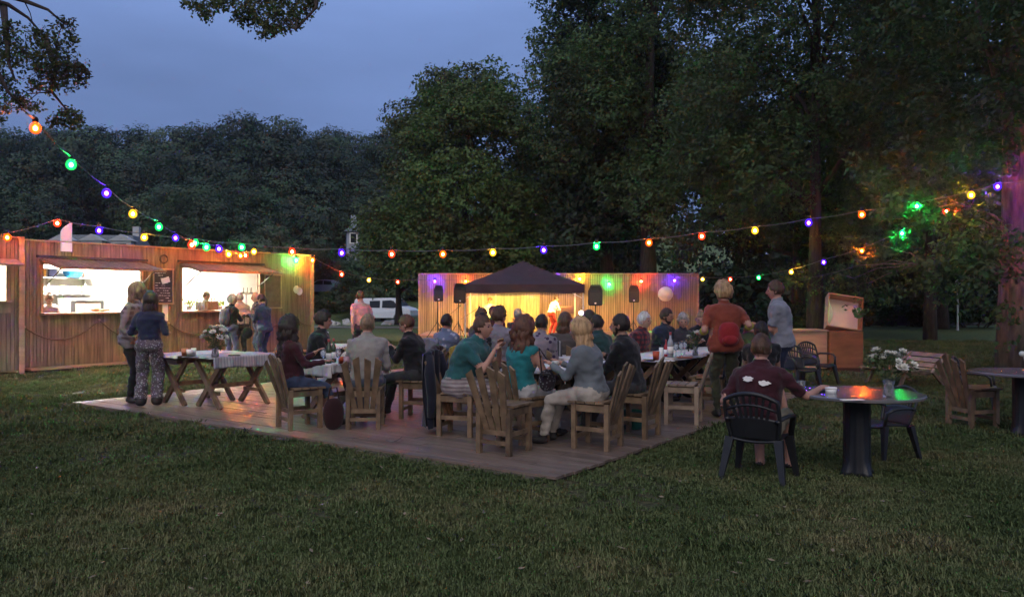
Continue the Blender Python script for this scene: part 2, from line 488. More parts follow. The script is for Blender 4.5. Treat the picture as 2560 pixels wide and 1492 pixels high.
# trodden earth along the deck's near edges
mb = MB()
def edge(u, v):
    d = (u * (DN + 0.2) - 0.3)
    w = 0.07 + 0.09 * noise.noise(Vector((d * 1.3, 3, 0)))
    p = L0 + NX * d - UX * (0.0 + (w + 0.05) * v)
    return Vector((p.x, p.y, 0.016 - 0.012 * v))
mb.grid(edge, 60, 2)
tag(mb.build('earth_strip', M('trodden_earth', (0.075, 0.058, 0.038), 0.95, 0.4, 6, 0.8)), kind='structure')

# ---------------------------------------------------------------- grass (stuff)
def grass_mat():
    m = bpy.data.materials.new('grass_blade'); m.use_nodes = True
    t = m.node_tree; N = t.nodes; L = t.links; b = N['Principled BSDF']
    b.inputs['Roughness'].default_value = 0.6; b.inputs['Specular IOR Level'].default_value = 0.25
    ge = N.new('ShaderNodeNewGeometry'); oi = N.new('ShaderNodeObjectInfo')
    n1 = N.new('ShaderNodeTexNoise'); n1.inputs['Scale'].default_value = 0.6; n1.inputs['Detail'].default_value = 7; n1.inputs['Roughness'].default_value = 0.65
    L.new(ge.outputs['Position'], n1.inputs[0])
    ad = N.new('ShaderNodeMath'); ad.operation = 'MULTIPLY_ADD'; ad.inputs[1].default_value = 0.13; 
    L.new(ge.outputs['Random Per Island'], ad.inputs[0]); 
    sb = N.new('ShaderNodeMath'); sb.operation = 'SUBTRACT'; sb.inputs[1].default_value = 0.065
    L.new(n1.outputs['Fac'], sb.inputs[0]); L.new(sb.outputs[0], ad.inputs[2])
    rp = N.new('ShaderNodeValToRGB'); e = rp.color_ramp.elements
    e[0].position = 0.38; e[0].color = (0.075, 0.112, 0.042, 1)
    e[1].position = 0.68; e[1].color = (0.225, 0.205, 0.105, 1)
    x = e.new(0.52); x.color = (0.115, 0.152, 0.062, 1)
    L.new(ad.outputs[0], rp.inputs[0]); L.new(rp.outputs[0], b.inputs['Base Color'])
    return m
GM = grass_mat()
tufts = bpy.data.collections.new('grass_tufts')
for k in range(7):
    V = []
    r = random.Random(k)
    for i in range(40):
        a = r.uniform(0, 6.28); d = r.uniform(0, 0.06); h = r.uniform(0.014, 0.036) * (1.7 if k == 6 else 1); w = r.uniform(0.0022, 0.0042)
        bx, by = math.cos(a) * d, math.sin(a) * d; a2 = r.uniform(0, 6.28); ln = r.uniform(0.2, 0.9) * h
        dx, dy = math.cos(a2), math.sin(a2); px, py = -dy * w, dx * w
        V += [(bx - px, by - py, 0), (bx + px, by + py, 0), (bx + dx * ln * .5 + px * .7, by + dy * ln * .5 + py * .7, h * .72), (bx + dx * ln, by + dy * ln, h), (bx + dx * ln * .5 - px * .7, by + dy * ln * .5 - py * .7, h * .72)]
    me = qmesh('tuft', np.array(V), 5, GM)
    tufts.objects.link(bpy.data.objects.new('tuft', me))
def scatter():
    pts = []
    def band(y0, y1, sp, half):
        y = y0
        while y < y1:
            h = y * half + 1.0
            n = int(2 * h / sp)
            xs = np.linspace(-h, h, n) + NPR.uniform(-sp * .6, sp * .6, n)
            yy = y + NPR.uniform(-sp * .6, sp * .6, n)
            pts.append(np.stack([xs, yy], 1)); y += sp
    band(3.6, 9.0, 0.048, 0.68); band(9.0, 16.0, 0.075, 0.68); band(16.0, 30.0, 0.15, 0.68)
    p = np.concatenate(pts)
    q = p - np.array([L0.x, L0.y])
    dn = q @ np.array([NX.x, NX.y]); du = q @ np.array([UX.x, UX.y])
    jit = 0.10 * np.sin(dn * 5.1) + 0.07 * np.sin(dn * 13.3 + 1) + NPR.uniform(-.05, .05, len(p))
    inside = (dn > 0.015) & (dn < DN - 0.01) & (du > 0.015 + np.clip(0.25 * jit - .02, -.06, 0)) & (du < DU)
    # kiosk footprint
    ka = p - np.array([-10.68, 17.3]); ks = ka @ np.array([UX.x, UX.y]); kn = ka @ np.array([NX.x, NX.y])
    ink = (ks > -3) & (ks < 8.1) & (kn < 0.5) & (kn > -3)
    # thin, worn patches
    thin = np.array([noise.noise(Vector((x * .55, y * .55, 4))) for x, y in p])
    keep = ~inside & ~ink & (NPR.rand(len(p)) > np.clip((thin - 0.2) * 2.6, 0, 0.7))
    p = p[keep]
    n = len(p)
    sc = 0.75 + 0.35 * np.array([noise.noise(Vector((x * 1.7, y * 1.7, 9))) for x, y in p]) + NPR.uniform(-.2, .35, n)
    sc *= np.where(p[:, 1] > 16, 2.0, np.where(p[:, 1] > 9, 1.35, 1.0))
    me = bpy.data.meshes.new('grass')
    me.vertices.add(n)
    me.vertices.foreach_set('co', np.concatenate([p, np.zeros((n, 1)) - 0.006], 1).astype(np.float32).ravel())
    a = me.attributes.new('tscale', 'FLOAT', 'POINT'); a.data.foreach_set('value', np.clip(sc, .3, 3).astype(np.float32))
    a = me.attributes.new('trot', 'FLOAT', 'POINT'); a.data.foreach_set('value', NPR.uniform(0, 6.28, n).astype(np.float32))
    a = me.attributes.new('tidx', 'INT', 'POINT'); a.data.foreach_set('value', NPR.randint(0, 7, n).astype(np.int32))
    o = tag(link('grass', me), 'short worn green grass of the lawn', 'grass', kind='stuff')
    ng = bpy.data.node_groups.new('grass_scatter', 'GeometryNodeTree')
    ng.interface.new_socket('Geometry', in_out='INPUT', socket_type='NodeSocketGeometry')
    ng.interface.new_socket('Geometry', in_out='OUTPUT', socket_type='NodeSocketGeometry')
    gi = ng.nodes.new('NodeGroupInput'); go = ng.nodes.new('NodeGroupOutput')
    ci = ng.nodes.new('GeometryNodeCollectionInfo'); ci.inputs['Collection'].default_value = tufts
    ci.inputs['Separate Children'].default_value = True; ci.inputs['Reset Children'].default_value = True
    ip = ng.nodes.new('GeometryNodeInstanceOnPoints'); ip.inputs['Pick Instance'].default_value = True
    def na(nm, ty):
        q = ng.nodes.new('GeometryNodeInputNamedAttribute'); q.data_type = ty; q.inputs['Name'].default_value = nm
        return q.outputs['Attribute']
    cx = ng.nodes.new('ShaderNodeCombineXYZ'); ng.links.new(na('trot', 'FLOAT'), cx.inputs[2])
    er = ng.nodes.new('FunctionNodeEulerToRotation'); ng.links.new(cx.outputs[0], er.inputs[0])
    ng.links.new(gi.outputs[0], ip.inputs['Points']); ng.links.new(ci.outputs[0], ip.inputs['Instance'])
    ng.links.new(na('tidx', 'INT'), ip.inputs['Instance Index'])
    ng.links.new(er.outputs[0], ip.inputs['Rotation']); ng.links.new(na('tscale', 'FLOAT'), ip.inputs['Scale'])
    ng.links.new(ip.outputs[0], go.inputs[0])
    md = o.modifiers.new('scatter', 'NODES'); md.node_group = ng
scatter()

V = []
rl = np.random.RandomState(15)
for i in range(380):      # fallen leaves and twigs on the lawn
    y = 3.8 + 16 * rl.rand() ** 1.5; x = rl.uniform(-.66, .66) * y; q = Vector((x, y, 0)) - L0
    if 0 < q.dot(NX) < DN and 0 < q.dot(UX) < DU and rl.rand() < .93: continue
    zz = .075 if (0 < q.dot(NX) < DN and 0 < q.dot(UX) < DU) else .03; a = rl.uniform(0, 6.28); s = rl.uniform(.012, .032)
    d = Vector((math.cos(a), math.sin(a), rl.uniform(-.3, .3))); e = Vector((-math.sin(a), math.cos(a), rl.uniform(-.3, .3))); c = Vector((x, y, zz))
    V += [c - d * s, c + e * s * .5, c + d * s, c - e * s * .5]
me = qmesh('fallen_leaves', np.array([tuple(v) for v in V]), 4, M('dry_leaf', (.17, .13, .08), .7, .5, 3))
tag(link('fallen_leaves', me), 'scattered fallen leaves lying on the lawn', 'leaves', kind='stuff')

# ---------------------------------------------------------------- trees
LM = dict(
    near=leafmat('leaf_overhang', (0.05, 0.075, 0.03), (0.10, 0.12, 0.05), (0.06, 0.05, 0.03), 0.3),
    park=leafmat('leaf_park', (0.042, 0.086, 0.034), (0.088, 0.146, 0.055), (0.056, 0.080, 0.040), 0.25),
    mid=leafmat('leaf_maple', (0.049, 0.097, 0.030), (0.105, 0.169, 0.051), (0.065, 0.078, 0.035), 0.25),
    hill=leafmat('leaf_wood', (0.018, 0.040, 0.020), (0.040, 0.072, 0.034), (0.034, 0.042, 0.028), 0.15, tone=.45),
    hill2=leafmat('leaf_wood_pale', (0.034, 0.066, 0.032), (0.058, 0.094, 0.045), (0.05, 0.06, 0.038), 0.15, tone=.45),
    shrub=leafmat('leaf_shrub', (0.022, 0.045, 0.018), (0.05, 0.08, 0.03), (0.03, 0.035, 0.02), 0.2),
)
def leaves(cent, rad, n, size, rs, squash=0.8, lo=0.55, al=0.8):
    """n leaf quads spread through the outer volume of clumps"""
    cent = np.array(cent); rad = np.array(rad)
    k = 8; n = max(1, n // k)
    w = rad ** 2; idx = rs.choice(len(cent), n, p=w / w.sum())
    d = rs.normal(size=(n, 3)); d /= np.linalg.norm(d, axis=1)[:, None]
    r = rad[idx] * (lo + (1.12 - lo) * rs.rand(n) ** 0.6)
    p = cent[idx] + d * r[:, None] * np.array([1, 1, squash])
    # leaves hang in sprays of k round each twig end
    p = np.repeat(p, k, 0) + rs.normal(size=(n * k, 3)) * size * np.array([1.0, 1.0, .55]) * 1.05
    base = d * (.7 if al < 1 else 1.1) + rs.normal(size=(n, 3)) * (.45 if al < 1 else .25); d = np.repeat(base, k, 0); n = n * k
    nrm = d * al + rs.normal(size=(n, 3)) * (.42 if al < 1 else .30) + np.array([0, 0, 0.4]); nrm /= np.linalg.norm(nrm, axis=1)[:, None]
    a = rs.normal(size=(n, 3)); a -= (a * nrm).sum(1)[:, None] * nrm; a /= np.linalg.norm(a, axis=1)[:, None]
    b = np.cross(nrm, a); s = size * (0.6 + 0.8 * rs.rand(n))[:, None]
    q = np.stack([p - a * s * .6, p + b * s * .36 + nrm * s * .06, p + a * s * .6, p - b * s * .36 + nrm * s * .06], 1)
    return q.reshape(-1, 3)
def crown_clumps(rs, rx, z0, z1, n, cr, shape=1.0, surf=0.55):
    cs = []; rr = []
    for i in range(n):
        a = rs.uniform(0, 2 * math.pi); t = rs.rand()
        z = z0 + (z1 - z0) * t
        prof = (math.sin(math.pi * min(1, (t * 0.80 + 0.16)))) ** (0.55 * shape)
        k = surf + (1 - surf) * rs.rand() ** 0.7
        d = rx * prof * k * rs.uniform(0.86, 1.08)
        cs.append((math.cos(a) * d, math.sin(a) * d, z)); rr.append(cr * rs.uniform(0.55, 1.25))
    return cs, rr
def trunk_mb(rs, h, r, cs, nl=10, lean=(0, 0), n=10):
    mb = MB(); pts = []; rads = []
    for i in range(9):
        t = i / 8
        pts.append(Vector((lean[0] * t * h + 0.12 * math.sin(t * 5 + r * 9) * t, lean[1] * t * h + 0.1 * math.sin(t * 4 + 1) * t, h * t - (0.1 if i == 0 else 0))))
        rads.append(r * (1.35 if i == 0 else (1.08 if i == 1 else 1 - 0.72 * t)))
    mb.tube(pts, rads, n)
    for i in range(nl):
        c = Vector(cs[int(rs.randint(len(cs)))]); t = min(0.95, max(0.30, (c.z / h) * 0.72 + rs.uniform(-.1, .02)))
        k = t * 8; i0 = int(k); a = pts[i0].lerp(pts[min(8, i0 + 1)], k - i0)
        m1 = a.lerp(c, 0.4) + Vector((rs.uniform(-.3, .3), rs.uniform(-.3, .3), rs.uniform(0, .5)))
        r0 = r * (1 - 0.7 * t) * 0.55
        mb.tube([a, m1, a.lerp(c, 0.75) + Vector((0, 0, .2)), c], [r0, r0 * .7, r0 * .4, r0 * .12], 6)
    return mb
def make_tree(name, label, loc, h, r, rx, z0, z1, ncl, cr, nleaf, lsize, seed, lm, bark, group=None, cat='tree', shape=1.0, nl=12, lean=(0, 0), sky=None, extra=None, yaw=0, surf=0.55, al=0.8):
    rs = np.random.RandomState(seed)
    cs, rr = crown_clumps(rs, rx, z0, z1, ncl, cr, shape, surf)
    if sky:
        z = [(c, q) for c, q in zip(cs, rr) if not sky(c)]; cs = [c for c, q in z]; rr = [q for c, q in z]
    cs0 = list(cs)
    if extra: cs += [e[0] for e in extra]; rr += [e[1] for e in extra]
    t = thing(name, label, cat, loc, yaw, group)
    trunk_mb(rs, h, r, cs0, nl, lean).build('trunk', MT[bark], t, smooth=True)
    link('crown', qmesh('crown', leaves(cs, rr, nleaf, lsize, rs, al=al), 4, LM[lm]), t)
    return t

# wooded hillside: seven kinds of crown reused with their own turn, size and place
protos = []
for k in range(6):
    protos.append(make_tree('hillside_tree', 'x', (0, 0, 0), 7.0, 0.3, [4.4, 3.6, 5.0, 4.0, 4.6, 3.4][k], 2.2, [11, 12.5, 10.5, 13, 11.5, 10][k], 24, 2.0, 17000, 0.24, 100 + k, 'hill' if k % 2 else 'hill2', 'bark', 'trees on the wooded hillside', shape=[1, .8, 1.1, .9, 1, .8][k], nl=8, al=1.3, surf=.35))
HS = []
rr_ = random.Random(5)
# (px, top py, distance)
front = [(958, 600, 68), (888, 634, 69.5), (30, 380, 84), (130, 372, 88), (235, 455, 90), (300, 390, 98), (395, 470, 88), (480, 450, 80), (560, 500, 76), (640, 470, 82), (700, 440, 88), (740, 505, 76), (800, 460, 92), (860, 430, 96), (905, 500, 90), (945, 470, 98), (20, 470, 74), (85, 480, 76), (190, 500, 92), (450, 540, 80), (660, 560, 72), (385, 560, 86), (980, 560, 86), (790, 560, 82)]
mid = [(x + rr_.uniform(-20, 20), 395 + rr_.uniform(-40, 45), 106 + rr_.uniform(-12, 10)) for x in range(10, 1080, 90)]
back = [(-20, 318, 135), (48, 320, 132), (110, 322, 138), (170, 330, 130), (232, 318, 128), (290, 322, 134), (345, 335, 138), (400, 345, 136), (452, 325, 130), (512, 316, 128), (566, 336, 134), (628, 292, 126), (700, 300, 124), (742, 334, 132), (795, 326, 128), (850, 328, 134), (905, 336, 130), (950, 332, 134), (1000, 322, 120), (1050, 320, 128), (1110, 330, 126), (1330, 350, 120), (1380, 330, 126), (1430, 330, 120)]
ORD = 'first second third fourth fifth sixth seventh eighth ninth tenth eleventh twelfth thirteenth fourteenth fifteenth sixteenth seventeenth eighteenth nineteenth twentieth twenty-first twenty-second twenty-third twenty-fourth twenty-fifth'.split()
pal = ['dark rounded', 'pale leafy', 'dark spreading', 'tall pale', 'dark broad', 'small pale']
i = 0
for row, rows in (('front', front), ('middle', mid), ('ridge', back)):
    for (px, py, Y) in rows:
        if row == 'ridge': py += rr_.uniform(-17, 15)
        x = (px - 1280) / F * Y; zt = EYE - (py - 746) / F * Y; g = terrain(x, Y)
        k = i % 6; H = [11, 12.5, 10.5, 13, 11.5, 10][k] + 0.9; s = max(0.5, (zt - g) / H)
        s = min(s, 1.55)
        z = zt - H * s
        place = {'front': 'at the foot of the hillside', 'middle': 'halfway up the hillside', 'ridge': 'along the hilltop ridge'}[row]
        od = ORD[sorted(q[0] for q in rows).index(px)]
        copy_tree(protos[k], f'{od} tree from the left {place}, {pal[k]}', (x, Y, z), rr_.uniform(0, 360), (s * 1.0, s * 1.0, s))
        i += 1
for p in protos:
    for c in list(p.children): bpy.data.objects.remove(c)
    bpy.data.objects.remove(p)

# the broad maple behind the stage
def maple_gap(c):
    return (c[0] > 1.6 and 8.6 < c[2] < 10.4 and c[0] < 3.2)
ex = [((rx_ * 1.0, ry_, z_), r_) for rx_, ry_, z_, r_ in [(-4.4, -1, 4.2, 1.5), (-5.0, 0, 5.6, 1.3), (-3.9, -1.5, 6.6, 1.4), (0.2, 0, 13.6, 1.2), (1.4, 0, 14.2, 1.0), (-1.6, 0, 13.0, 1.1), (2.6, 0, 13.4, 0.9), (-2.6, 0, 11.6, 1.2), (4.6, -1, 5, 1.5), (3.8, -2, 3.6, 1.6), (0, -3, 4, 1.8), (-2, -3, 3.8, 1.6), (2, -3, 6, 1.6)]]
make_tree('maple_tree', 'broad dark maple with domed crown behind the lit stage', (-2.6, 45, 0), 11, 0.35, 5.1, 2.8, 13.6, 190, 1.2, 90000, 0.17, 21, 'mid', 'bark', nl=26, shape=1.0, sky=maple_gap, extra=ex, surf=0.35)
# small tree by the white van
make_tree('small_tree', 'small dark tree with forked trunk standing before the white van', (P(997, 0, 53).x, 53, -0.1), 5.0, 0.24, 2.6, 3.0, 6.6, 40, 0.8, 9000, 0.2, 22, 'park', 'bark', nl=14)
# big trees at the right
def holes(c): return False
make_tree('park_tree', 'tall dark tree with dense olive crown rising over the stage', (6.6, 38.6, 0), 19, 0.4, 5.3, 6.6, 22.5, 170, 1.35, 130000, 0.145, 31, 'park', 'bark', 'tall park trees on the right', nl=22, surf=0.4, shape=.55,
          extra=[((2.0, -4.6, 5.0), 1.2), ((3.4, -4.5, 4.6), 1.1), ((4.6, -4.5, 4.8), 1.2), ((.6, -4.6, 3.6), .75), ((.2, -4.8, 4.6), 1.0), ((-.6, -4.5, 5.6), 1.2)])
make_tree('park_tree', 'tall tree with two bare blue lit trunks, right of the stage', (10.4, 27.5, 0), 16, 0.24, 4.9, 4.8, 18.5, 200, 1.05, 150000, 0.11, 32, 'park', 'bark', 'tall park trees on the right', nl=20, surf=0.45, shape=.55, lean=(0.012, 0))
make_tree('park_tree', 'dark tree standing further back between the tall park trees', (5.0, 42, 0), 15, 0.4, 3.4, 4.6, 16.0, 110, 1.3, 40000, 0.2, 33, 'hill', 'bark', 'tall park trees on the right', nl=16, surf=0.35, shape=.5)
make_tree('park_tree', 'dark leafy tree behind the picnic crate', (13.6, 38, 0), 12, 0.3, 4.6, 3.6, 11.0, 100, 1.2, 50000, 0.17, 34, 'hill', 'bark', 'tall park trees on the right', nl=16, surf=0.35)
make_tree('park_tree', 'sparse tree at the right with sky showing through its leaves', (16.2, 31, 0), 15, 0.2, 5.8, 4.0, 17.0, 110, 1.05, 70000, 0.12, 35, 'park', 'bark', 'tall park trees on the right', nl=34, surf=0.3)
make_tree('park_tree', 'dark tree low behind the slatted lounger', (22.5, 42, 0), 12, 0.33, 5.2, 2.6, 10.5, 90, 1.4, 28000, 0.26, 36, 'hill', 'bark', 'tall park trees on the right', nl=14)
# the pale trunk at the right edge with low spreading branches over the lights
ex = []
for px, py, Y, r_ in ((2168, 640, 23.8, .42), (2140, 612, 23.9, .34), (2190, 615, 23.7, .3), (2275, 498, 16.35, .36), (2312, 532, 16.3, .3), (2255, 530, 16.4, .28), (2382, 545, 18.0, .32), (2350, 515, 18.1, .25), (2262, 600, 21.8, .34), (2240, 575, 21.9, .25), (2448, 500, 16.4, .3), (2420, 470, 16.3, .25)):
    q = P(px, py, Y); ex.append(((q.x - 10.75, q.y - 17.0, q.z), r_))
NEAR_EX = len(ex)
rs = np.random.RandomState(44)
for px, py, Y, r_ in [(2130, 570, 27, .8), (2180, 500, 26, .8), (2250, 470, 16, .5), (2240, 520, 15.5, .35), (2330, 470, 17, .5), (2400, 440, 17, .5), (2300, 560, 16, .35), (2210, 660, 26, .7), (2130, 665, 27, .6), (2290, 700, 16.5, .40), (2330, 660, 16, .5), (2410, 640, 15.5, .5), (2390, 560, 16.5, .4), (2450, 590, 16, .45), (2470, 690, 15, .45), (2200, 730, 26, .5), (2120, 715, 27, .6), (2070, 700, 27, .6), (1990, 690, 27, .5), (2180, 600, 26, .5), (2350, 720, 16, .4), (2540, 620, 15, .4), (2430, 740, 15, .35), (2150, 770, 16.8, .16), (2090, 590, 27, .55), (2500, 780, 15.5, .3), (2540, 860, 15.6, .2),
                        (2480, 380, 16, .6), (2400, 330, 17, .7), (2300, 380, 17, .6), (2200, 420, 17.5, .6), (2420, 230, 17, .8), (2510, 120, 16, .9), (2440, 60, 17, .8), (2520, 270, 15, .7)]:
    q = P(px, py, Y); ex.append(((q.x - 10.75, q.y - 17.0, q.z), r_))
t = make_tree('park_tree', 'old pale trunked tree at the right edge, branches spreading over the coloured lights', (10.75, 17.0, 0), 13, 0.33, 5.2, 5.6, 13.5, 95, 0.95, 90000, 0.10, 37, 'park', 'barkp', 'tall park trees on the right', nl=14, surf=0.3, extra=ex)
mb = MB()   # low bare limbs reaching left
for hub, idx in (((-1.0, -.1, 3.5), (0, 1, 2, 3, 4, 5)), ((-1.3, -.3, 2.5), (7, 9, 10, 11)), ((-.5, -.5, 3.0), (6, 12, 13)), ((-.6, -.6, 2.2), (14, 15, 20, 22)), ((-1.9, 0, 2.3), (8, 16, 17, 18, 19))):
    hb = Vector(hub); a = Vector((0, 0, hub[2] - .5))
    mb.tube([a, a.lerp(hb, .5) + Vector((0, rs.uniform(-.15, .15), .12)), hb], [.035, .028, .02], 7)
    for i in idx:
        b = Vector(ex[NEAR_EX + i][0]); p = [hb]
        for k in range(1, 6):
            u = k / 5; p.append(hb.lerp(b, u) + Vector((rs.uniform(-.12, .12), rs.uniform(-.12, .12), rs.uniform(-.10, .16))) * (1 if k < 5 else 0))
        mb.tube(p, [.018, .014, .011, .008, .006, .003], 5)
mb.build('limb', MT['barkp'], t, smooth=True)
make_tree('park_tree', 'unseen tree added right of the picture to shade the near lawn', (8.6, 4.6, 0), 12, 0.3, 5.8, 7.0, 14, 90, 1.4, 30000, 0.2, 38, 'park', 'bark', 'tall park trees on the right', nl=10)  # added out of view so that its crown darkens the near lawn
# trees far behind on the right, seen between trunks
for j, (px, Y, s) in enumerate([(1560, 62, .9), (1700, 66, 1.0), (1840, 60, .85), (1980, 68, 1.0), (2130, 64, .8), (2280, 70, .95), (2430, 62, .85), (2580, 66, 1.0), (1480, 70, 1.1), (2740, 64, 1)]):
    pass
bt = [make_tree('background_tree', 'dark bushy tree far behind the stage, its top above the cladding', (P(1440, 0, 66).x, 66, terrain(0, 66)), 7, .3, 4.6, 1.2, 10.5, 60, 1.5, 9000, .4, 60, 'hill', 'bark', 'dark trees across the far lawn', nl=6),
      make_tree('background_tree', 'dark broad tree far across the lawn, right of the stage', (P(1850, 0, 60).x, 60, terrain(0, 60)), 7, .3, 5.0, 0.8, 9.5, 60, 1.5, 9000, .4, 61, 'hill', 'bark', 'dark trees across the far lawn', nl=6)]
for j, (px, Y, s, lab) in enumerate([(1600, 64, .9, 'dark tree behind the right half of the stage'), (1990, 68, 1.0, 'dark tree seen between the two blue lit trunks'), (2150, 62, .8, 'dark tree directly above the crate lid'), (2290, 66, .95, 'dark tree beyond the low dark wall'), (2440, 60, .85, 'dark tree far behind the slatted lounger'), (2590, 64, 1.0, 'dark tree beyond the pale trunk at the edge'), (1330, 60, 1.0, 'dark tree just behind the canopy peak')]):
    x = P(px, 0, Y).x
    copy_tree(bt[j % 2], lab, (x, Y, terrain(x, Y)), 37 * j, s)

# hedge bank and shrubs in the gap
sh = np.random.RandomState(3)
def shrub(label, x, y, w, d, h, seed, n=5000, size=.12, lm='shrub', group=None, name='shrub'):
    rs = np.random.RandomState(seed)
    cs = [(rs.uniform(-w / 2, w / 2), rs.uniform(-d / 2, d / 2), rs.uniform(.15, .85) * h) for i in range(26)]
    t = thing(name, label, 'shrub', (x, y, terrain(x, y)), 0, group)
    mb = MB()
    for i in range(8):
        c = Vector(cs[i]); mb.tube([(c.x * .3, c.y * .3, -.05), c * .6, c], [.04, .025, .01], 5)
    mb.build('stem', MT['twig'], t)
    link('foliage', qmesh('foliage', leaves(cs, [h * .28] * len(cs), n, size, rs), 4, LM[lm]), t)
    return t
shrub('long low hedge on the bank between the parked car and the van', P(865, 0, 74).x, 73.5, 7.5, 2, 1.2, 4, 7000, .2, name='hedge')
shrub('bushy hedge under the far parked car beside the kiosk corner', P(800, 0, 73).x, 72.5, 5, 2, 1.2, 5, 6000, .2, name='hedge')
shrub('dark shrub on the bank above the white van', P(985, 0, 76).x, 76, 5, 2, 2.0, 6, 5000, .2)
shrub('low dark shrub beside the stage corner', P(1790, 0, 40).x, 40, 2.5, 1.4, 1.3, 8, 4000, .12)
shrub('dark shrub at the foot of the trees behind the crate', P(2060, 0, 34).x, 34, 3.4, 1.4, 1.4, 9, 5000, .12)
shrub('dark bush row right of the pale post', P(2440, 0, 44).x, 44, 5, 1.6, 1.7, 10, 5000, .14)
shrub('dark bush left of the pale post', P(2250, 0, 46).x, 46, 5, 1.6, 1.6, 11, 5000, .14)
# low dark wall beyond the lawn and a pale post
t = thing('garden_wall', 'low dark wall beyond the lawn at the right', 'wall', (P(2330, 0, 47).x, 47.6, 0))
q = MB(); q.box((0, 0, .55), (9.6, .25, 1.1)); q.build('wall', M('dark_stone', (.05, .05, .055), .9, .3, 3, .6), t)
q = MB(); q.box((0, 0, 1.14), (9.7, .34, .08)); q.build('coping', M('coping', (.09, .09, .095), .9, .2), t)
t = thing('lamp_post', 'pale post with small lantern beyond the lawn, between dark bushes', 'lamp post', (P(2394, 0, 40).x, 40, 0))
q = MB(); q.lathe([(.07, 0), (.05, .3), (.04, 2.0), (.04, 2.05)], n=8); q.build('post', M('post_paint', (.35, .38, .42), .5), t)
q = MB(); q.lathe([(.05, 2.05), (.14, 2.2), (.12, 2.45), (.03, 2.55)], n=8); q.build('lantern', M('lantern_glass', (.45, .5, .56), .3), t)

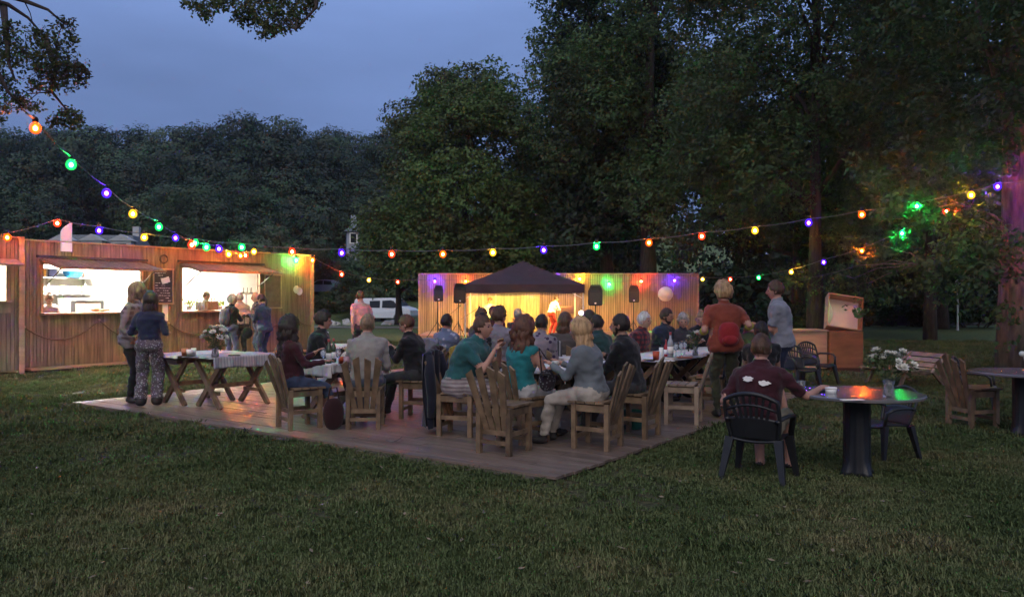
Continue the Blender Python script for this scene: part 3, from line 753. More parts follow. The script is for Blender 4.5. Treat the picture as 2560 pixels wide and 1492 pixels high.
# the tree left of the camera whose branches hang into the picture
def overhang():
    t = thing('overhanging_tree', 'leafy branches of a near tree hanging into the top left of the picture', 'tree', (-6.2, 5.2, 0))
    o = Vector((-6.2, 5.2, 0)); rs = np.random.RandomState(71)
    q = MB(); q.tube([(0, 0, -.1), (.05, .1, 1.5), (0, .1, 3.2), (.1, .2, 5), (.3, .3, 7.5), (.2, .2, 10)], [.36, .28, .25, .21, .14, .03], 12)
    q.build('trunk', MT['bark'], t, smooth=True)
    tw = MB(); cs = []; rr = []
    # main limbs
    L = [[P(-420, 40, 6.2), P(-60, -10, 7.4), P(20, 12, 7.6), P(70, 45, 7.7), P(110, 90, 7.8)],
         [P(-420, 40, 6.2), P(-60, -30, 7.2), P(60, 2, 7.2), P(120, 25, 7.2), P(160, 60, 7.3)],
         [P(-300, -120, 6.6), P(100, -260, 7.0), P(420, -170, 7.2), P(620, -90, 7.2), P(690, -10, 7.2)],
         [P(100, -260, 7.0), P(380, -130, 7.6), P(520, -60, 7.6), P(560, -10, 7.6)],
         [P(420, -170, 7.2), P(700, -120, 7.0), P(800, -60, 7.0), P(790, 20, 7.0), P(740, 75, 7.0)],
         [P(-200, 60, 7), P(-20, 150, 7.2), P(20, 230, 7.3), P(60, 270, 7.4)],
         [P(110, 90, 7.8), P(140, 170, 7.8), P(130, 230, 7.8), P(170, 280, 7.8)],
         [P(8, 10, 7.6), P(16, 90, 7.5), P(22, 160, 7.4), P(40, 205, 7.4)]]
    for li in L:
        pts = [p - o for p in li]
        tw.tube(pts, np.linspace(.035, .006, len(pts)), 6)
    tw.tube([Vector((.1, .15, 3.6)), (L[0][0] + Vector((-.6, -.1, 0))) - o, L[0][0] - o], [.12, .07, .035], 8)
    tw.tube([Vector((.1, .2, 4.6)), L[2][0] - o], [.12, .035], 8)
    tw.build('branch', MT['twig'], t, smooth=True)
    B = [(90, 90, .16), (60, 130, .17), (110, 140, .2), (95, 180, .18), (140, 120, .16), (150, 165, .14), (165, 60, .07), (175, 90, .06), (20, 75, .12), (5, 110, .12), (170, 165, .12), (195, 170, .10), (200, 200, .08), (130, 200, .12), (90, 215, .09), (165, 205, .10), (30, 145, .10), (0, 140, .1),
         (0, 190, .10), (15, 215, .1), (35, 240, .08), (60, 262, .08), (90, 268, .05), (10, 265, .08), (0, 298, .05), (160, 285, .07), (185, 290, .08), (195, 305, .06), (150, 300, .06), (175, 312, .07), (130, 305, .05),
         (470, 6, .05), (500, 18, .08), (515, 38, .06), (530, 10, .1), (560, 5, .09), (610, 15, .12), (600, 45, .06), (620, 50, .07), (645, 25, .14), (665, 60, .10), (660, 85, .06), (690, 40, .13), (685, 75, .07), (715, 55, .09), (735, 25, .12), (765, 20, .09), (780, 8, .08), (745, 55, .06), (700, 5, .16), (580, -15, .15), (640, -20, .2), (740, -20, .2)]
    tw2 = MB(); V = []
    for px, py, r in B:
        Y = 7.3 + rs.uniform(-.35, .35) + (0.3 if px < 220 else 0); c = P(px, py, Y) - o
        nsub = max(8, int(r * 230))
        # twig to the nearest limb point
        best = min((p - o for li in L for p in li), key=lambda z: (z - c).length)
        tw2.tube([best, best.lerp(c, .5) + Vector((0, 0, .05)), c], [.007, .005, .002], 4)
        for k in range(nsub):
            d = Vector(rs.normal(size=3)).normalized() * r * rs.uniform(.3, 1.25); d.z *= .9
            e = c + d
            tw2.tube([c, e], [.0025, .001], 3)
            for j in range(7):     # compound leaf: leaflets around the twig end
                a = Vector(rs.normal(size=3)).normalized(); a.z -= .35; a.normalize()
                b = Vector(rs.normal(size=3)); b = (b - a * b.dot(a)).normalized(); s = rs.uniform(.022, .042)
                p0 = e + Vector(rs.normal(size=3)) * .02
                V += [p0, p0 + a * s * .5 + b * s * .32, p0 + a * s * 1.15, p0 + a * s * .5 - b * s * .32]
    tag(tw2.build('twig', MT['twig'], t), kind='stuff')
    # crown above, out of the picture
    cs = [(rs.uniform(-1.8, 1.8), rs.uniform(-1.8, 1.8), rs.uniform(6.6, 10.5)) for i in range(24)]
    link('crown', qmesh('crown', np.concatenate([np.array([tuple(v) for v in V]), leaves(cs, [.7] * 24, 8000, .1, rs)]), 4, LM['near']), t)
overhang()

# ---------------------------------------------------------------- far houses, van, car, boulders
WIN = M('dark_window', (.015, .018, .022), .2, .1, spec=.3)
def house(name, label, loc, yaw, w, d, h, roof_h, wallc, roofc, wins, dormers=0, chim=None):
    t = thing(name, label, 'house', loc, yaw)
    q = MB(); q.box((0, 0, h / 2), (w, d, h)); q.build('wall', wallc, t)
    r = MB(); e = .3; x, y = w / 2 + e, d / 2 + e
    r.add([(-x, -y, h), (x, -y, h), (x, y, h), (-x, y, h), (-x + .9, -y + 1.1, h + roof_h), (x - .9, -y + 1.1, h + roof_h), (x - .9, y - 1.1, h + roof_h), (-x + .9, y - 1.1, h + roof_h)],
          [(0, 3, 2, 1), (4, 5, 6, 7), (0, 1, 5, 4), (1, 2, 6, 5), (2, 3, 7, 6), (3, 0, 4, 7)])
    ro = r.build('roof', roofc, t)
    for (cx, cz, ww, hh) in wins:
        f = MB(); f.box((cx, -d / 2 - .03, cz), (ww + .2, .08, hh + .2)); fo = f.build('window', MT['white'], t)
        g = MB(); g.box((cx, -d / 2 - .08, cz), (ww, .04, hh)); g.build('pane', WIN, fo)
    for k in range(dormers):
        cx = -w / 2 + w * (k + .5) / dormers
        f = MB(); f.box((cx, -d / 2 + .1, h + roof_h * .42), (1.5, 1.0, roof_h * .62)); f.add([(cx - .95, -d / 2 - .5, h + roof_h * .72), (cx + .95, -d / 2 - .5, h + roof_h * .72), (cx, -d / 2 - .5, h + roof_h * 1.0), (cx - .95, -d / 2 + .8, h + roof_h * .72), (cx + .95, -d / 2 + .8, h + roof_h * .72), (cx, -d / 2 + .8, h + roof_h * 1.0)], [(0, 1, 2), (3, 5, 4), (0, 2, 5, 3), (1, 4, 5, 2), (0, 3, 4, 1)])
        fo = f.build('dormer', wallc, t)
        g = MB(); g.box((cx, -d / 2 - .44, h + roof_h * .4), (.8, .06, roof_h * .4)); g.build('pane', WIN, fo)
    if chim:
        for cx in chim:
            f = MB(); f.box((cx, .3, h + roof_h + .3), (.5, .5, 1.1)); f.build('chimney', wallc, ro)
    return t
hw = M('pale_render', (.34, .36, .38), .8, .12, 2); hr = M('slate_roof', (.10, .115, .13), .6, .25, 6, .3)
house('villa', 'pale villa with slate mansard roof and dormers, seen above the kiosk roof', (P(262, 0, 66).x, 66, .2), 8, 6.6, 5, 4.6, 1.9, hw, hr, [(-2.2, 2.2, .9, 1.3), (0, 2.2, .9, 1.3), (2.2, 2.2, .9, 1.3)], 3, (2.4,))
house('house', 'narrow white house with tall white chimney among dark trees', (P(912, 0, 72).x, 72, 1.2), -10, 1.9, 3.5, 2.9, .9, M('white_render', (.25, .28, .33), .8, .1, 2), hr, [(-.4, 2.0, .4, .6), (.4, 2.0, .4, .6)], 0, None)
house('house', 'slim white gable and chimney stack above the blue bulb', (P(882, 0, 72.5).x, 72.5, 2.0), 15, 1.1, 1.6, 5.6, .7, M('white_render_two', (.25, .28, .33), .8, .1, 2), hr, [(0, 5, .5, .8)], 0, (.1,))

def wheel(mbt, mbr, x, y, z, r):
    ax = Matrix.Rotation(R(90), 3, 'X')
    def ring(mb, prof, n=18):
        vs = []; fs = []
        for rr, yy in prof:
            for k in range(n):
                a = 2 * math.pi * k / n; vs.append((x + math.cos(a) * rr, y + yy, z + math.sin(a) * rr))
        for i in range(len(prof) - 1):
            for k in range(n): fs.append((i * n + k, i * n + (k + 1) % n, (i + 1) * n + (k + 1) % n, (i + 1) * n + k))
        fs.append(tuple(range(n))); fs.append(tuple((len(prof) - 1) * n + k for k in range(n)))
        mb.add(vs, fs)
    ring(mbt, [(r * .62, -.1), (r * .97, -.1), (r, -.06), (r, .06), (r * .97, .1), (r * .62, .1)])
    ring(mbr, [(r * .6, -.104), (r * .3, -.085), (r * .12, -.1)])
def vehicle(name, label, cat, loc, yaw, prof, width, glass_polys, paint, wheels, wr, lights, front_glass, roofz):
    """prof: side outline in (x, z); extruded to width with a narrowed top"""
    t = thing(name, label, cat, loc, yaw)
    q = MB(); vs = []; n = len(prof)
    zs = [p[1] for p in prof]; zmid = .95
    for sgn in (-1, 1):
        for (x, z) in prof:
            k = 1.0 - max(0, z - zmid) * .16; vs.append((x, sgn * width / 2 * k, z))
    fs = [tuple(range(n))[::-1], tuple(range(n, 2 * n))] + [(i, (i + 1) % n, n + (i + 1) % n, n + i) for i in range(n)]
    q.add(vs, fs); b = q.build('body', paint, t)
    m = b.modifiers.new('bevel', 'BEVEL'); m.width = .05; m.segments = 3; m.limit_method = 'ANGLE'; m.angle_limit = R(18)
    for poly in glass_polys:
        for sgn in (-1, 1):
            g = MB(); vv = []
            for off in (.0, .012):
                vv += [(x, sgn * (width / 2 * (1.0 - max(0, z - zmid) * .16) + off + .002), z) for (x, z) in poly]
            k = len(poly)
            g.add(vv, [tuple(range(k)), tuple(range(k, 2 * k))] + [(i, (i + 1) % k, k + (i + 1) % k, k + i) for i in range(k)])
            g.build('side_window', WIN, t)
    (x0, z0), (x1, z1) = front_glass
    g = MB(); nrm = Vector((z0 - z1, 0, -(x0 - x1))).normalized()
    if nrm.x < 0: nrm = -nrm
    w0 = width / 2 * (1 - (z0 - zmid) * .16) - .08; w1 = width / 2 * (1 - (z1 - zmid) * .16) - .1
    base = [Vector((x0, -w0, z0)), Vector((x0, w0, z0)), Vector((x1, w1, z1)), Vector((x1, -w1, z1))]
    g.add([p + nrm * .004 for p in base] + [p + nrm * .02 for p in base], [(0, 1, 2, 3), (4, 5, 6, 7), (0, 1, 5, 4), (1, 2, 6, 5), (2, 3, 7, 6), (3, 0, 4, 7)])
    g.build('windscreen', WIN, t)
    for wx in wheels:
        for sgn in (-1, 1):
            a = MB(); r_ = MB(); wheel(a, r_, wx, sgn * (width / 2 - .08), wr, wr)
            o = a.build('wheel', M('tyre', (.015, .015, .015), .9), t); r_.build('rim', MT['steel'], o)
    for (x, y, z, d, mname) in lights:
        g = MB(); g.ell((x, y, z), d, nu=10, nv=6); g.build('headlight' if x > 0 else 'tail_light', mname, t, smooth=True)
    return t
vp = [(-2.45, .35), (-2.5, .9), (-2.42, 1.75), (-2.3, 1.9), (.75, 1.95), (1.15, 1.88), (1.75, 1.25), (2.3, 1.1), (2.5, .95), (2.55, .5), (2.45, .3), (1.95, .3), (1.8, .62), (1.5, .68), (1.2, .62), (1.05, .3), (-1.15, .3), (-1.3, .62), (-1.6, .68), (-1.9, .62), (-2.05, .3)]
LG = M('lamp_lens', (.6, .62, .65), .1, .02, spec=.8)
vehicle('van', 'white panel van parked beyond the boulders on the far lawn', 'van', (P(965, 0, 66).x, 66, terrain(0, 66)), -14, vp, 1.95,
        [[(.05, 1.15), (.05, 1.72), (.75, 1.76), (1.02, 1.7), (1.5, 1.2), (1.0, 1.12)], [(-1.05, 1.15), (-1.05, 1.7), (-.15, 1.72), (-.15, 1.15)]],
        M('van_white', (.62, .66, .72), .35, .04, spec=.5), (1.5, -1.6), .33, [(2.42, .72, .85, (.12, .16, .1), LG), (2.42, -.72, .85, (.12, .16, .1), LG)], ((1.72, 1.28), (1.18, 1.84)), 1.9)
cp = [(-2.0, .4), (-2.1, .75), (-1.95, .95), (-1.2, 1.38), (-.3, 1.48), (.5, 1.42), (1.15, 1.0), (1.9, .88), (2.1, .7), (2.1, .4), (1.75, .28), (1.6, .6), (1.3, .68), (1.0, .6), (.85, .28), (-.85, .28), (-1.0, .6), (-1.3, .68), (-1.6, .6), (-1.75, .3)]
vehicle('car', 'dark blue estate car parked on the bank beside the kiosk corner', 'car', (P(812, 0, 80).x, 80, terrain(0, 80)), 172, cp, 1.75,
        [[(-1.1, .98), (-.95, 1.3), (-.2, 1.38), (-.2, .98)], [(-.12, .98), (-.12, 1.38), (.45, 1.34), (.95, .98)]],
        M('car_blue', (.14, .18, .28), .3, .05, spec=.6), (1.3, -1.3), .31, [(2.0, .6, .72, (.1, .14, .08), LG), (2.0, -.6, .72, (.1, .14, .08), LG)], ((1.1, 1.05), (.52, 1.4)), 1.4)
def boulder(label, px, py, w, h, seed):
    Y = 3200 / (py - 746); x = P(px, 0, Y).x; s = F / Y
    q = MB(); rx, rz_ = w / s / 2, h / s
    def fn(p):
        k = 1 + .35 * noise.noise(p * 1.3 + Vector((seed, 0, 0))) + .14 * noise.noise(p * 4 + Vector((seed, 3, 0)))
        return p * k
    q.ell((0, 0, rz_ * .25), (rx, rx * .8, rz_ * .75), nu=16, nv=10, fn=fn)
    tag(q.build('boulder', MT['rock'], loc=(x, Y, terrain(x, Y))), label, 'boulder', 'pale boulders along the far lawn')
boulder('pale jagged boulder nearest the kiosk corner', 826, 813, 28, 14, 1)
boulder('low pale boulder touching the jagged one', 843, 812, 16, 10, 2)
boulder('white rounded boulder left of the walking man', 866, 799, 22, 13, 3)
boulder('pale boulder at the rear wheel of the van', 868, 808, 20, 9, 4)
boulder('long pale boulder in front of the van door', 975, 805, 40, 12, 5)
boulder('white boulder before the van bumper', 1014, 806, 28, 18, 6)
# ---------------------------------------------------------------- kiosk
A0 = Vector((-10.68, 17.3, 0))
KH, KL = 2.86, 8.0
OPEN = [(0.49, 2.77, 1.28, 2.36), (3.85, 6.19, 1.28, 2.38)]
wall_in = M('kiosk_white_wall', (.78, .77, .74), .7, .04)
def kiosk(name, label, loc, yaw, length, openings, seed):
    rn = random.Random(seed)
    t = thing(name, label, 'kiosk', loc, yaw)
    # wall panels round the openings (behind the battens)
    xs = [0]; 
    def seg(x0, x1, z0, z1):
        q = MB(); q.box(((x0 + x1) / 2, .05, (z0 + z1) / 2), (x1 - x0, .06, z1 - z0)); q.build('wall_panel', MT['dark'], t)
    cur = 0.0
    for (a, b, z0, z1) in openings:
        seg(cur, a, .1, KH - .04); seg(a, b, .1, z0); seg(a, b, z1, KH - .04); cur = b
    seg(cur, length, .1, KH - .04)
    # battens, each its own piece
    cache = {}
    n = int(length / .074); sp = length / n
    for i in range(n):
        x = (i + .5) * sp
        spans = [(.09, KH)]
        for (a, b, z0, z1) in openings:
            if a < x < b: spans = [(.09, z0), (z1, KH)]
        for (z0, z1) in spans:
            h = round(z1 - z0, 3)
            if h not in cache:
                q = MB(); q.box((0, 0, h / 2), (sp - .007, .026, h)); cache[h] = q.mesh('slat', MT['clad'])
            link('slat', cache[h], t, (x, .004 + rn.uniform(-.003, .003), z0), (0, 0, 0))
    q = MB()
    q.box((length / 2, 1.25, KH - .02), (length, 2.42, .06)); q.build('roof', MT['blackm'], t)
    for nm, c, d in (('corner_post', (-.05, .0, KH / 2), (.1, .1, KH)), ('corner_post', (length + .05, 0, KH / 2), (.1, .1, KH))):
        q = MB(); q.box(c, d); q.build(nm, MT['ply'], t)
    q = MB(); q.box((length / 2, -.015, KH + .015), (length + .2, .12, .03)); q.build('top_trim', MT['ply'], t)
    for x in (-.0, length):
        q = MB(); q.box((x + (.03 if x else -.03), 1.28, KH / 2), (.06, 2.38, KH - .1)); q.build('end_wall', MT['stagewood'], t)
    q = MB(); q.box((length / 2, 2.46, KH / 2), (length, .06, KH - .1)); q.build('back_wall', wall_in, t)
    q = MB(); q.box((length / 2, 1.25, .08), (length - .1, 2.3, .06)); q.build('floor_board', MT['ply'], t)
    q = MB(); q.box((length / 2, 1.25, KH - .09), (length - .1, 2.3, .03)); q.build('ceiling', wall_in, t)
    return t
K = kiosk('food_kiosk', 'long slatted wooden food kiosk with two lit serving windows', A0, YU, KL, OPEN, 1)
K2x = -5.2
k2dir = 40
K2 = kiosk('food_kiosk', 'neighbouring wooden kiosk at the left edge with its lit window cut by the frame', Vector((-10.33 - 4.2 * .766, 16.75 - 4.2 * .643, 0)), k2dir, 4.2, [(1.0, 3.98, 1.55, 2.34)], 2)
q = MB(); q.box((2.1, -.55, 2.33), (4.1, 1.0, .035), Matrix.Rotation(R(8), 3, 'X')); q.build('shutter', MT['clad'], K2)
q = MB(); q.box((2.5, -.07, 1.53), (3.1, .34, .04)); q.build('counter', MT['ply'], K2)
q = MB(); q.box((2.5, -.03, 1.40), (3.1, .06, .2)); q.build('counter_apron', MT['stagewood'], K2)
TUBE = emis('tube_light', (1.0, .93, .80), 620.0)
TUBE2 = emis('tube_light_warm', (1.0, .88, .70), 420.0)
def inside(t, x0, x1, mat, shelfy=True):
    q = MB(); q.box(((x0 + x1) / 2, 1.0, KH - .14), (x1 - x0 - .5, .12, .05)); q.build('ceiling_light', mat, t)
    q = MB(); q.box(((x0 + x1) / 2, 1.28, 1.25), (.05, .0, 0.0)) 
inside(K, .5, 2.9, TUBE); inside(K, 4.7, 6.3, TUBE2); inside(K2, .9, 4.0, TUBE)
for xx in (3.3,):
    q = MB(); q.box((xx, 1.27, 1.4), (.06, 2.3, 2.6)); q.build('partition', wall_in, K)
# counters, flaps and struts
for k, (a, b, z0, z1) in enumerate(OPEN):
    q = MB(); q.box(((a + b) / 2, -.06, z0 - .02), (b - a + .12, .36, .04)); q.build('counter', MT['ply'], K)
    f = MB(); hz = z1 + .10; oz = hz - .2
    f.add([(a - .08, -.03, hz), (b + .08, -.03, hz), (b + .08, -.98, oz), (a - .08, -.98, oz), (a - .08, -.03, hz - .03), (b + .08, -.03, hz - .03), (b + .08, -.98, oz - .03), (a - .08, -.98, oz - .03)],
          [(0, 1, 2, 3), (7, 6, 5, 4), (0, 4, 5, 1), (1, 5, 6, 2), (2, 6, 7, 3), (3, 7, 4, 0)])
    fo = f.build('shutter', MT['clad'], K)
    for j in range(int((b - a) / .09)):
        q = MB(); x = a - .04 + (j + .5) * .09; q.beam((x, -.06, hz + .014), (x, -.96, oz + .014 + .006), .07, .018); q.build('slat', MT['clad'], fo)
    for x in (a + .1, b - .03):
        q = MB(); q.tube([(x, -.0, z1 - .45), (x, -.72, oz + .02)], .013, 6); q.build('gas_strut', MT['blackm'], K)
    q = MB(); q.box(((a + b) / 2, -.045, hz + .07), (b - a + .26, .07, .05)); q.build('shutter_rail', MT['blackm'], K)
    for x in (a - .02, b + .02):
        q = MB(); q.box((x, .03, (z0 + z1) / 2), (.04, .13, z1 - z0)); q.build('window_jamb', MT['ply'], K)
# plinth step in front
q = MB()
for j in range(4): q.box((KL / 2 + .1, -.10 - .115 * j, .075), (KL + .1, .105, .035))
st = q.build('step', MT['ply'], K)
q = MB(); q.box((KL / 2 + .1, -.27, .03), (KL, .40, .055)); q.build('step_frame', MT['decku'], K)

def on(t, name, label, cat, loc, group=None, yaw=0):
    """a thing at a place given in the frame of t"""
    w = Matrix.Translation(t.location) @ Matrix.Rotation(t.rotation_euler.z, 4, 'Z')
    return thing(name, label, cat, w @ Vector(loc), math.degrees(t.rotation_euler.z) + yaw, group)
def one(t, name, label, cat, loc, mb, mats, group=None, smooth=False, yaw=0):
    w = Matrix.Translation(t.location) @ Matrix.Rotation(t.rotation_euler.z, 4, 'Z')
    o = mb.build(name, mats, smooth=smooth, loc=w @ Vector(loc), rot=math.degrees(t.rotation_euler.z) + yaw)
    return tag(o, label, cat, group)

# kitchen fittings behind the first window
q = on(K, 'wall_shelf', 'long wall shelf with kitchen goods inside the left kiosk window', 'shelf', (1.65, 2.25, 0))
for z in (1.72, 2.12):
    b = MB(); b.box((0, 0, z), (2.2, .34, .03)); b.build('board', MT['steel'], q)
for x in (-.9, 0, .9):
    b = MB(); b.box((x, .1, 1.9), (.03, .14, .5)); b.build('bracket', MT['steel'], q)
b = MB(); b.lathe([(.17, 0), (.24, .14), (.25, .15), (.23, .15), (.16, .02)], n=16)
one(K, 'blue_basin', 'blue plastic basin on the upper kitchen shelf', 'basin', (2.15, 2.1, 2.135), b, M('blue_plastic', (.02, .25, .60), .4, .05))
ov = on(K, 'oven', 'stainless oven with dark glass door behind the left counter', 'oven', (2.25, 1.85, 0))
b = MB(); b.box((0, 0, 1.3), (.95, .55, .62)); b.box((0, 0, .55), (.9, .5, .88)); b.build('body', MT['steel'], ov)
b = MB(); b.box((0, -.29, 1.3), (.8, .03, .5)); b.build('door_frame', MT['blackm'], ov)
b = MB(); b.box((0, -.31, 1.31), (.62, .02, .34)); b.build('door_glass', M('oven_glass', (.30, .22, .15), .15, .3, 6), ov)
b = MB(); b.tube([(-.3, -.34, 1.58), (.3, -.34, 1.58)], .014, 6); b.build('handle', MT['steel'], ov)
wk = on(K, 'worktop', 'steel worktop along the back of the left kiosk room', 'worktop', (1.1, 2.1, 0))
b = MB(); b.box((0, 0, 1.0), (1.2, .6, .04)); b.build('top', MT['steel'], wk)
for x in (-.55, .55):
    b = MB(); b.box((x, -.2, .54), (.05, .05, .88)); b.build('leg', MT['steel'], wk)
hd = MB(); hd.add([(-.5, -.3, 0), (.5, -.3, 0), (.5, .3, 0), (-.5, .3, 0), (-.3, -.05, .22), (.3, -.05, .22), (.3, .3, .22), (-.3, .3, .22)], [(0, 3, 2, 1), (4, 5, 6, 7), (0, 1, 5, 4), (1, 2, 6, 5), (2, 3, 7, 6), (3, 0, 4, 7)])
one(K, 'extractor_hood', 'steel extractor hood under the ceiling of the left room', 'hood', (1.5, 2.0, 2.33), hd, MT['steel'])
kk = [('pot', 1.45, 2.1, 1.02, .12, .18, (.4, .4, .4)), ('pan', .95, 2.1, 1.02, .14, .07, (.1, .09, .09)), ('tub', 1.5, 2.2, 1.74, .09, .12, (.7, .6, .4)), ('tub', 1.75, 2.2, 1.74, .08, .1, (.8, .75, .7)), ('tub', 1.15, 2.2, 1.74, .10, .09, (.75, .5, .3)), ('tub', .85, 2.2, 2.14, .1, .14, (.85, .8, .75)), ('jar', 1.1, 2.2, 2.14, .06, .16, (.6, .35, .15)), ('jar', 1.3, 2.2, 2.14, .06, .13, (.3, .2, .1)), ('bowl', 1.7, .1, 1.3, .09, .06, (.75, .35, .15)), ('bowl', 1.95, .12, 1.3, .10, .05, (.7, .45, .25))]
kd = ['steel pot on the back worktop', 'dark flat pan on the back worktop', 'beige tub in the middle of the lower kitchen shelf', 'white tub right on the lower kitchen shelf', 'orange tub left on the lower kitchen shelf', 'white tub left on the upper kitchen shelf', 'amber jar on the upper kitchen shelf', 'brown jar beside the amber jar on the upper shelf', 'orange bowl on the left serving counter', 'shallow tan bowl on the left serving counter']
for (nm, x, y, z, r, h, c), lb in zip(kk, kd):
    b = MB(); b.lathe([(r * .8, 0), (r, h * .5), (r, h), (r * .9, h), (r * .8, .02)], n=14)
    one(K, nm, lb, nm, (x, y, z), b, M(nm, c, .5, .1), smooth=True)
for j, (x, ln) in enumerate([(.75, .22), (.95, .28), (1.2, .18), (1.75, .25), (1.9, .2)]):
    b = MB(); b.tube([(0, 0, 0), (0, 0, -ln)], .008, 5); b.ell((0, 0, -ln - .03), (.035, .012, .045), None, 8, 6)
    one(K, 'ladle', ['first', 'second', 'third', 'fourth', 'fifth'][j] + ' utensil from the left hanging under the kitchen shelf', 'utensil', (x, 2.05, 1.70), b, MT['blackm'], 'utensils hanging under the kitchen shelf')
for j, (x, z, c) in enumerate([(.7, 1.74, (.6, .1, .05)), (1.95, 1.74, (.85, .8, .3)), (2.5, 1.74, (.2, .35, .15)), (1.45, 2.14, (.8, .45, .1)), (1.7, 2.14, (.15, .2, .5)), (2.55, 2.14, (.5, .3, .2))]):
    b = MB(); b.box((0, 0, .09), (.16, .12, .18)); b.box((0, -.062, .1), (.11, .004, .08))
    one(K, 'food_box', ['red', 'yellow', 'green', 'orange', 'blue', 'brown'][j] + ' box of food on the kitchen wall shelf', 'box', (x, 2.2, z), b, M('box_card', c, .7, .1))
# bar fittings behind the second window
fr = on(K, 'bar_cabinet', 'dark cabinet with chalk lined door at the left of the bar window', 'cabinet', (4.25, 2.0, 0))
b = MB(); b.box((0, 0, 1.25), (.95, .6, 2.3)); b.build('body', M('cabinet_dark', (.05, .055, .065), .5, .2), fr)
b = MB(); b.box((0, -.315, 1.4), (.8, .02, 1.6)); b.build('door', M('smoked_glass', (.12, .13, .14), .2, .3, 3), fr)
b = MB(); b.box((.32, -.34, 1.3), (.03, .03, .3)); b.build('handle', MT['steel'], fr)
bt_col = [(.75, .7, .6), (.6, .62, .6), (.7, .7, .72), (.35, .4, .2), (.65, .6, .4)]
for j in range(6):
    b = MB(); b.lathe([(.038, 0), (.038, .17), (.014, .23), (.013, .29), (.017, .29), (.017, .31), (0, .31)], n=12)
    one(K, 'bottle', ['first pale bottle from the left on the bar counter', 'second pale bottle on the bar counter', 'clear bottle in the middle of the bar bottles', 'green bottle among the bar bottles', 'cream bottle on the bar counter', 'rightmost bottle of the bar counter'][j], 'bottle', (4.32 + j * .105, .06 + .03 * (j % 2), 1.3), b, M('bar_bottle', bt_col[j % 5], .15, .05, trans=.3), 'bottles on the bar counter', smooth=True)
b = MB(); b.box((0, 0, .11), (.30, .16, .22)); b.box((0, -.083, .14), (.22, .006, .1)); one(K, 'bottle_crate', 'small brown box before the bar bottles', 'box', (4.62, -.12, 1.3), b, M('card', (.35, .2, .12), .8, .2))
def herb(t, loc, label, n=120, r=.13, col=None):
    rs = np.random.RandomState(int(loc[0] * 100)); o = on(t, 'potted_herb', label, 'plant', loc)
    b = MB(); b.lathe([(.05, 0), (.07, .1), (.06, .1)], n=12); b.build('pot', MT['white'], o)
    link('foliage', qmesh('foliage', leaves([(0, 0, .18)], [r], n, .05, rs), 4, col or LM['near']), o)
GL = leafmat('leaf_herb', (.18, .30, .04), (.35, .42, .06), (.12, .22, .04), .3)
herb(K, (4.02, -.05, 1.3), 'leafy green herb in a pot at the left end of the bar counter', col=GL)
herb(K, (4.95, .0, 1.3), 'small green herb at the right of the bar bottles', 80, .09, GL)
tp = on(K, 'beer_tap', 'tall chrome beer tap on the bar counter', 'tap', (5.85, .12, 1.3))
b = MB(); b.tube([(0, 0, 0), (0, 0, .42), (0, -.03, .46)], .025, 8); b.build('column', MT['steel'], tp)
b = MB(); b.tube([(-.2, -.03, .45), (.2, -.03, .45)], .03, 8); b.build('bar', MT['steel'], tp)
for x in (-.12, 0, .12):
    b = MB(); b.tube([(x, -.05, .45), (x, -.07, .6)], .012, 6); b.build('lever', MT['blackm'], tp)
# boards, papers, pans and ropes on the wall
def board(s, z, w, h, label, chalk):
    o = on(K, 'chalkboard' if chalk else 'notice_board', label, 'board', (s, -.045, z))
    b = MB(); b.box((0, 0, 0), (w, .02, h)); b.build('panel', MT['chalk'] if chalk else M('brown_board', (.13, .075, .06), .7, .2), o)
    for c, d in (((0, -.012, h / 2), (w + .06, .035, .035)), ((0, -.012, -h / 2), (w + .06, .035, .035)), ((-w / 2, -.012, 0), (.035, .034, h - .036)), ((w / 2, -.012, 0), (.035, .034, h - .036))):
        b = MB(); b.box(c, d); b.build('frame', MT['ply'], o)
    if chalk:
        rn = random.Random(3); b = MB(); zz = h / 2 - .1
        while zz > -h / 2 + .06:
            x = -w / 2 + .05
            while x < w / 2 - .12:
                l = rn.uniform(.02, .09)
                if rn.random() < .72 and x + l < w / 2 - .04: b.box((x + l / 2, -.0125, zz + rn.uniform(-.004, .004)), (l, .002, rn.uniform(.008, .02)))
                x += l + .018
            zz -= .062
        b.build('chalk_lettering', MT['chalkw'], o)
    return o
board(3.31, 1.90, .52, .86, 'framed menu chalkboard with chalk writing between the two kiosk windows', True)
board(6.62, 1.80, .56, .93, 'framed plain brown board right of the bar window', False)
b = MB(); b.box((0, 0, 0), (.22, .004, .14), Matrix.Rotation(R(-18), 3, 'Y')); one(K, 'paper_note', 'pale paper note stuck tilted on the chalkboard', 'note', (3.36, -.075, 2.05), b, MT['paper'])
b = MB(); b.box((0, 0, 0), (.15, .004, .42)); one(K, 'paper_sheet', 'white paper strip hanging below the chalkboard', 'note', (3.38, -.03, 1.25), b, MT['paper'])
b = MB(); b.box((0, 0, 0), (.11, .004, .24)); one(K, 'paper_note', 'small pale note on the kiosk corner post', 'note', (-.06, -.056, 1.66), b, MT['paper'])
# white rounded sign board above the roof edge
pr = [(-.12, 0)] + [(-.12, .4)] + [(-.12 + .24 * (1 - math.cos(a)) / 2, .40 + .26 * math.sin(a * .5 + 0) ) for a in np.linspace(.2, 3.0, 9)] + [(.12, .0)]
b = MB(); n = len(pr); b.add([(x, -.02, z) for x, z in pr] + [(x, .02, z) for x, z in pr], [tuple(range(n)), tuple(range(n, 2 * n))[::-1]] + [(i, (i + 1) % n, n + (i + 1) % n, n + i) for i in range(n)])
one(K, 'rounded_board', 'white board with rounded top rising above the kiosk roof', 'board', (.98, -.05, 2.66), b, MT['white'])
